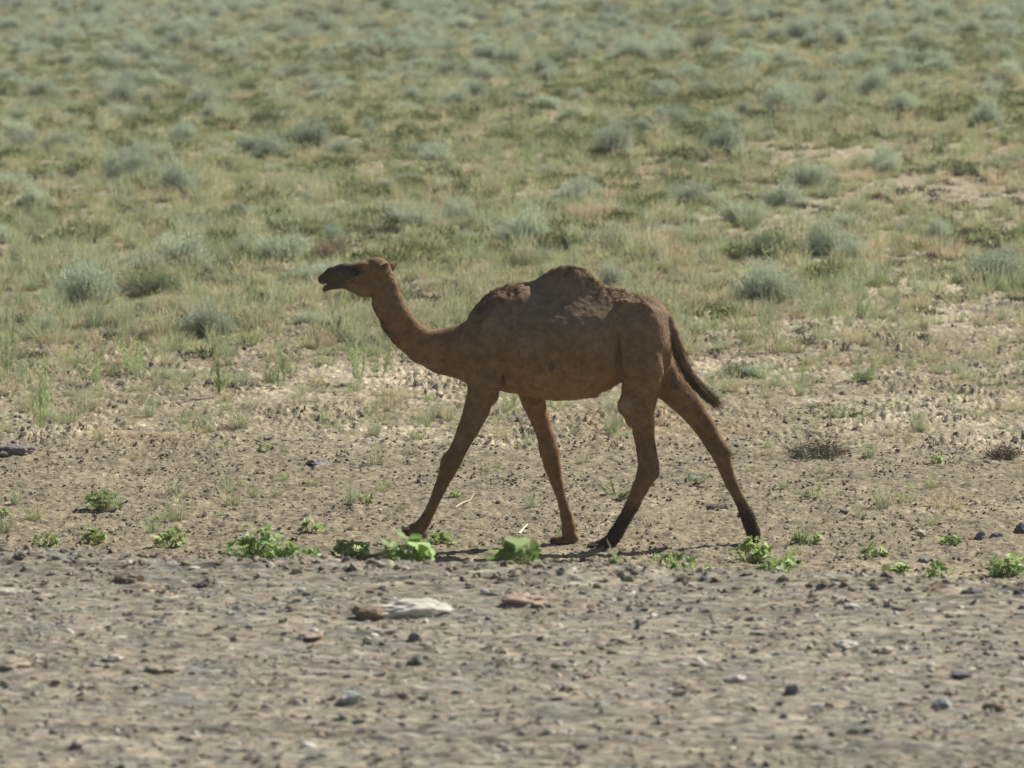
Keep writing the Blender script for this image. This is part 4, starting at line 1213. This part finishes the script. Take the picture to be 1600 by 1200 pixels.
# ---- rocks
rock_src, gravel_src = [], []
for k, (place, px, row, wpx, hpx, c, lab) in enumerate([
    ("g", 20, 714, 56, 22, (0.22, 0.20, 0.19), "dark grey rock at the left edge of the dirt strip"),
    ("g", 497, 728, 34, 15, (0.26, 0.25, 0.25), "slate-grey rock left of the near front shin, on dirt"),
    ("g", 478, 758, 16, 10, (0.30, 0.22, 0.17), "small reddish-brown rock below the slate-grey one"),
    ("g", 1080, 752, 30, 13, (0.30, 0.32, 0.31), "flat grey rock between the hind legs"),
    ("g", 742, 862, 14, 9, (0.20, 0.17, 0.14), "small dark rock on the shadow of the standing front leg"),
    ("g", 1350, 903, 16, 13, (0.42, 0.43, 0.44), "round pale grey stone left of the shadowed leafy weed"),
    ("g", 1444, 878, 16, 12, (0.30, 0.29, 0.30), "small grey stone behind the sparse leafy weed"),
    ("g", 1535, 842, 22, 16, (0.22, 0.22, 0.23), "dark grey rock, left one of the two near the right edge"),
    ("g", 1558, 842, 20, 14, (0.24, 0.24, 0.25), "dark grey rock, right one of the two near the right edge"),
    ("g", 1440, 836, 22, 10, (0.58, 0.50, 0.40), "pale pinkish splinter of stone above the flat leafy weed"),
    ("g", 1462, 716, 12, 10, (0.62, 0.58, 0.52), "white stone beside the tiny green weed on the crust"),
    ("g", 1596, 832, 20, 20, (0.18, 0.18, 0.19), "dark rock cut by the right edge of the dirt strip"),
    ("g", 466, 846, 10, 10, (0.42, 0.31, 0.24), "small upright pinkish stone above the leafy patch"),
    ("g", 1168, 808, 28, 10, (0.20, 0.18, 0.15), "dark clod right behind the trailing pastern"),
    ("g", 1120, 795, 30, 8, (0.20, 0.17, 0.13), "flat dark clod left of the trailing hind leg"),
    ("s", 645, 962, 116, 26, (0.60, 0.575, 0.50), "long flat whitish slab of rock on the gravel shoulder"),
    ("s", 578, 969, 54, 28, (0.30, 0.22, 0.15), "brown angular rock at the left tip of the whitish slab"),
    ("s", 487, 1000, 40, 20, (0.52, 0.40, 0.31), "pinkish beige stone on the gravel, left of the brown rock"),
    ("s", 548, 1100, 50, 28, (0.42, 0.42, 0.40), "light grey stone with a dark left side, lower left gravel"),
    ("s", 651, 1040, 26, 24, (0.17, 0.20, 0.18), "dark greenish upright stone on the gravel below the slab"),
    ("s", 648, 1002, 22, 20, (0.26, 0.25, 0.25), "small grey upright stone between the slab and the greenish stone"),
    ("s", 10, 1046, 64, 22, (0.36, 0.31, 0.24), "flat brownish rock with dark underside at the left edge"),
    ("s", 240, 1054, 46, 20, (0.34, 0.29, 0.22), "brown lumpy rock on the left gravel, left one of two"),
    ("s", 262, 1052, 34, 16, (0.30, 0.25, 0.18), "darker lumpy rock touching the brown one on the left gravel"),
    ("s", 175, 1032, 28, 10, (0.62, 0.58, 0.50), "white flat chip on the left gravel above the lumpy rocks"),
    ("s", 10, 928, 40, 10, (0.66, 0.62, 0.54), "white chip at the left edge below the shoulder rim"),
    ("s", 120, 890, 40, 24, (0.17, 0.15, 0.13), "dark clod on the shoulder rim at the far left"),
    ("s", 312, 918, 26, 14, (0.12, 0.11, 0.11), "black clod below the rim, left of the leafy patch"),
    ("s", 200, 910, 44, 16, (0.22, 0.18, 0.13), "brown clod below the rim between the two dark ones"),
    ("s", 30, 872, 24, 12, (0.20, 0.18, 0.17), "small dark clod on the rim at the left edge"),
    ("s", 815, 948, 60, 22, (0.44, 0.33, 0.25), "pinkish-brown rock below the large-leaved rim weed"),
    ("s", 1325, 1014, 34, 14, (0.60, 0.57, 0.50), "white stone on the right gravel, largest of three"),
    ("s", 1382, 1020, 30, 12, (0.56, 0.50, 0.41), "cream stone in the middle of three on the right gravel"),
    ("s", 1414, 1016, 20, 10, (0.60, 0.55, 0.46), "cream stone at the right of three on the right gravel"),
    ("s", 1150, 1064, 32, 10, (0.66, 0.64, 0.56), "white sliver of stone on the middle right gravel"),
    ("s", 1330, 950, 22, 8, (0.62, 0.60, 0.50), "white chip below the rim at the right"),
    ("s", 1202, 935, 16, 10, (0.68, 0.66, 0.58), "small bright white chip just below the rim weeds"),
    ("s", 1240, 1085, 26, 24, (0.26, 0.26, 0.27), "slate stone with a reddish foot on the right gravel"),
    ("s", 1474, 1106, 32, 26, (0.44, 0.47, 0.47), "bluish-white round stone at the lower right"),
    ("s", 1556, 1112, 34, 24, (0.27, 0.19, 0.14), "rusty brown stone right of the bluish one at the lower right"),
    ("s", 1504, 1060, 34, 18, (0.20, 0.21, 0.22), "dark stone above the rusty one at the lower right"),
    ("s", 1596, 936, 34, 24, (0.12, 0.13, 0.12), "black lump on the rim at the right edge"),
    ("s", 1520, 928, 28, 10, (0.20, 0.20, 0.20), "dark grey stone just left of the black rim lump"),
    ("s", 1004, 975, 20, 12, (0.50, 0.42, 0.38), "pale pink pebble on the middle gravel"),
    ("s", 1048, 992, 22, 12, (0.58, 0.58, 0.52), "white pebble below the pale pink one"),
    ]):
    xx, yy, zz = on_ground(px, row) if place == "g" else on_shoulder(px, row)
    sc = size_at(yy)
    W = wpx / sc / 2; H = hpx / sc / 2
    D = min(W, H * 2.2)
    me_s = stone_mesh("rock", plain_stone("rock", tuple(q * (0.88 if hpx / wpx > 0.42 else 1.0) for q in c)), 4, 0.26, 0.85, angular=hpx / wpx > 0.42)
    o = link("rock", me_s, lab, "rock", loc=(xx, yy + D * 0.5, zz + H * (0.30 if hpx / wpx > 0.42 else 0.5)), rot=(0, 0, rng.normal() * 0.3), scl=(W * 1.12, D * 1.1, H * 1.35))

# loose clods and gravel, each instanced from a few real stones
clod_src = []
for k, (px, row) in enumerate(((1200, 640), (1400, 700), (300, 640), (900, 700), (620, 660), (150, 700))):
    xx, yy, zz = on_ground(px, row)
    clod_src.append(link("soil_clods", stone_mesh("soil_clod", M_CLOD, 2, 0.3, 0.75), "loose clod of dried soil on the cracked crust", kind="stuff", loc=(xx, yy, zz + 0.01), scl=(0.03, 0.03, 0.03)))
for k, (px, row) in enumerate(((100, 1000), (900, 1050), (1100, 1000), (1300, 1150), (500, 1150), (760, 980), (1400, 960))):
    xx, yy, zz = on_shoulder(px, row)
    gravel_src.append(link("gravel", stone_mesh("gravel_stone", M_GRAVEL, 2, 0.25, 0.7), "loose pebble of the road gravel", kind="stuff", loc=(xx, yy, zz + 0.005), scl=(0.02, 0.02, 0.02)))
def spread_stones(nm, lab, n, y0, y1, hf, dens, srcs, s0, s1, pw, sink, wa=0.168, mat=None, elong=1.2):
    x, y = fan_points(n, y0, y1, wa=wa, wb=0.3)
    kp = rng.random(len(x)) < dens(x, y); x, y = x[kp], y[kp]
    s_ = s0 + (s1 - s0) * rng.random(len(x)) ** pw
    S = np.stack([s_ * (1 + (elong - 1) * rng.random(len(x)) * 2), s_, s_ * (0.8 + 0.6 * rng.random(len(x)))], 1)
    R = np.stack([rng.normal(size=len(x)) * 0.35, rng.normal(size=len(x)) * 0.35, rng.normal(size=len(x)) * 0.6], 1)
    scatter(nm, lab, np.stack([x, y, hf(x, y) + s_ * sink], 1), R, S, srcs, mat)
spread_stones("loose_clods", "loose soil clods over the cracked crust", 40000, 30.5, 50, ground_z,
              lambda x, y: 0.10 * sstep(30, 32, y) + 0.9 * sstep(-0.05, 0.45, fbm(x / 1.1, y / 1.2, 91, 4)), clod_src, 0.005, 0.027, 3.4, 0.1, mat=M_CLOD)
spread_stones("dirt_pebbles", "small clods and pebbles on the dirt strip", 34000, 24.3, 32, ground_z,
              lambda x, y: 0.18 + 0.85 * sstep(-0.2, 0.35, fbm(x / 1.0, y / 0.9, 92, 3)), clod_src + gravel_src[:1], 0.003, 0.016, 3.0, 0.3, mat=M_CLOD)
spread_stones("shoulder_gravel", "mixed gravel stones over the road shoulder", 26000, 14.6, 21.9, lambda x, y: sh_z(x, y),
              lambda x, y: 0.35 + 0.65 * sstep(-0.2, 0.4, fbm(x / 0.9, y / 0.35, 93, 3)) , gravel_src, 0.004, 0.021, 3.2, -0.05, mat=M_GRAVEL, elong=1.8)
spread_stones("rim_clods", "dark clods along the shoulder rim", 2600, 19.6, 22.4, lambda x, y: sh_z(x, y),
              lambda x, y: np.exp(-((y_edge(x) - y - 0.35) / 0.4) ** 2), clod_src, 0.008, 0.036, 2.6, 0.0, mat=M_CLOD)

# ---- thin warm air between the camera and the far slope
hm = bpy.data.materials.new("haze_air"); hm.use_nodes = True
hn = hm.node_tree.nodes; hn.remove(hn["Principled BSDF"])
pv = hn.new("ShaderNodeVolumePrincipled"); pv.inputs["Color"].default_value = (0.86, 0.90, 0.92, 1); pv.inputs["Density"].default_value = 0.00045
pv.inputs["Anisotropy"].default_value = 0.3
hm.node_tree.links.new(pv.outputs[0], hn["Material Output"].inputs["Volume"])
bx = np.array([(a, b_, c_) for a in (-620, 620) for b_ in (-40, 520) for c_ in (-2.5, 36)], float)
bf = np.array([(0, 1, 3, 2), (4, 6, 7, 5), (0, 4, 5, 1), (2, 3, 7, 6), (0, 2, 6, 4), (1, 5, 7, 3)])
link("haze", mesh_np("haze", bx, bf, hm), label="thin pale haze over the far slope", kind="stuff")
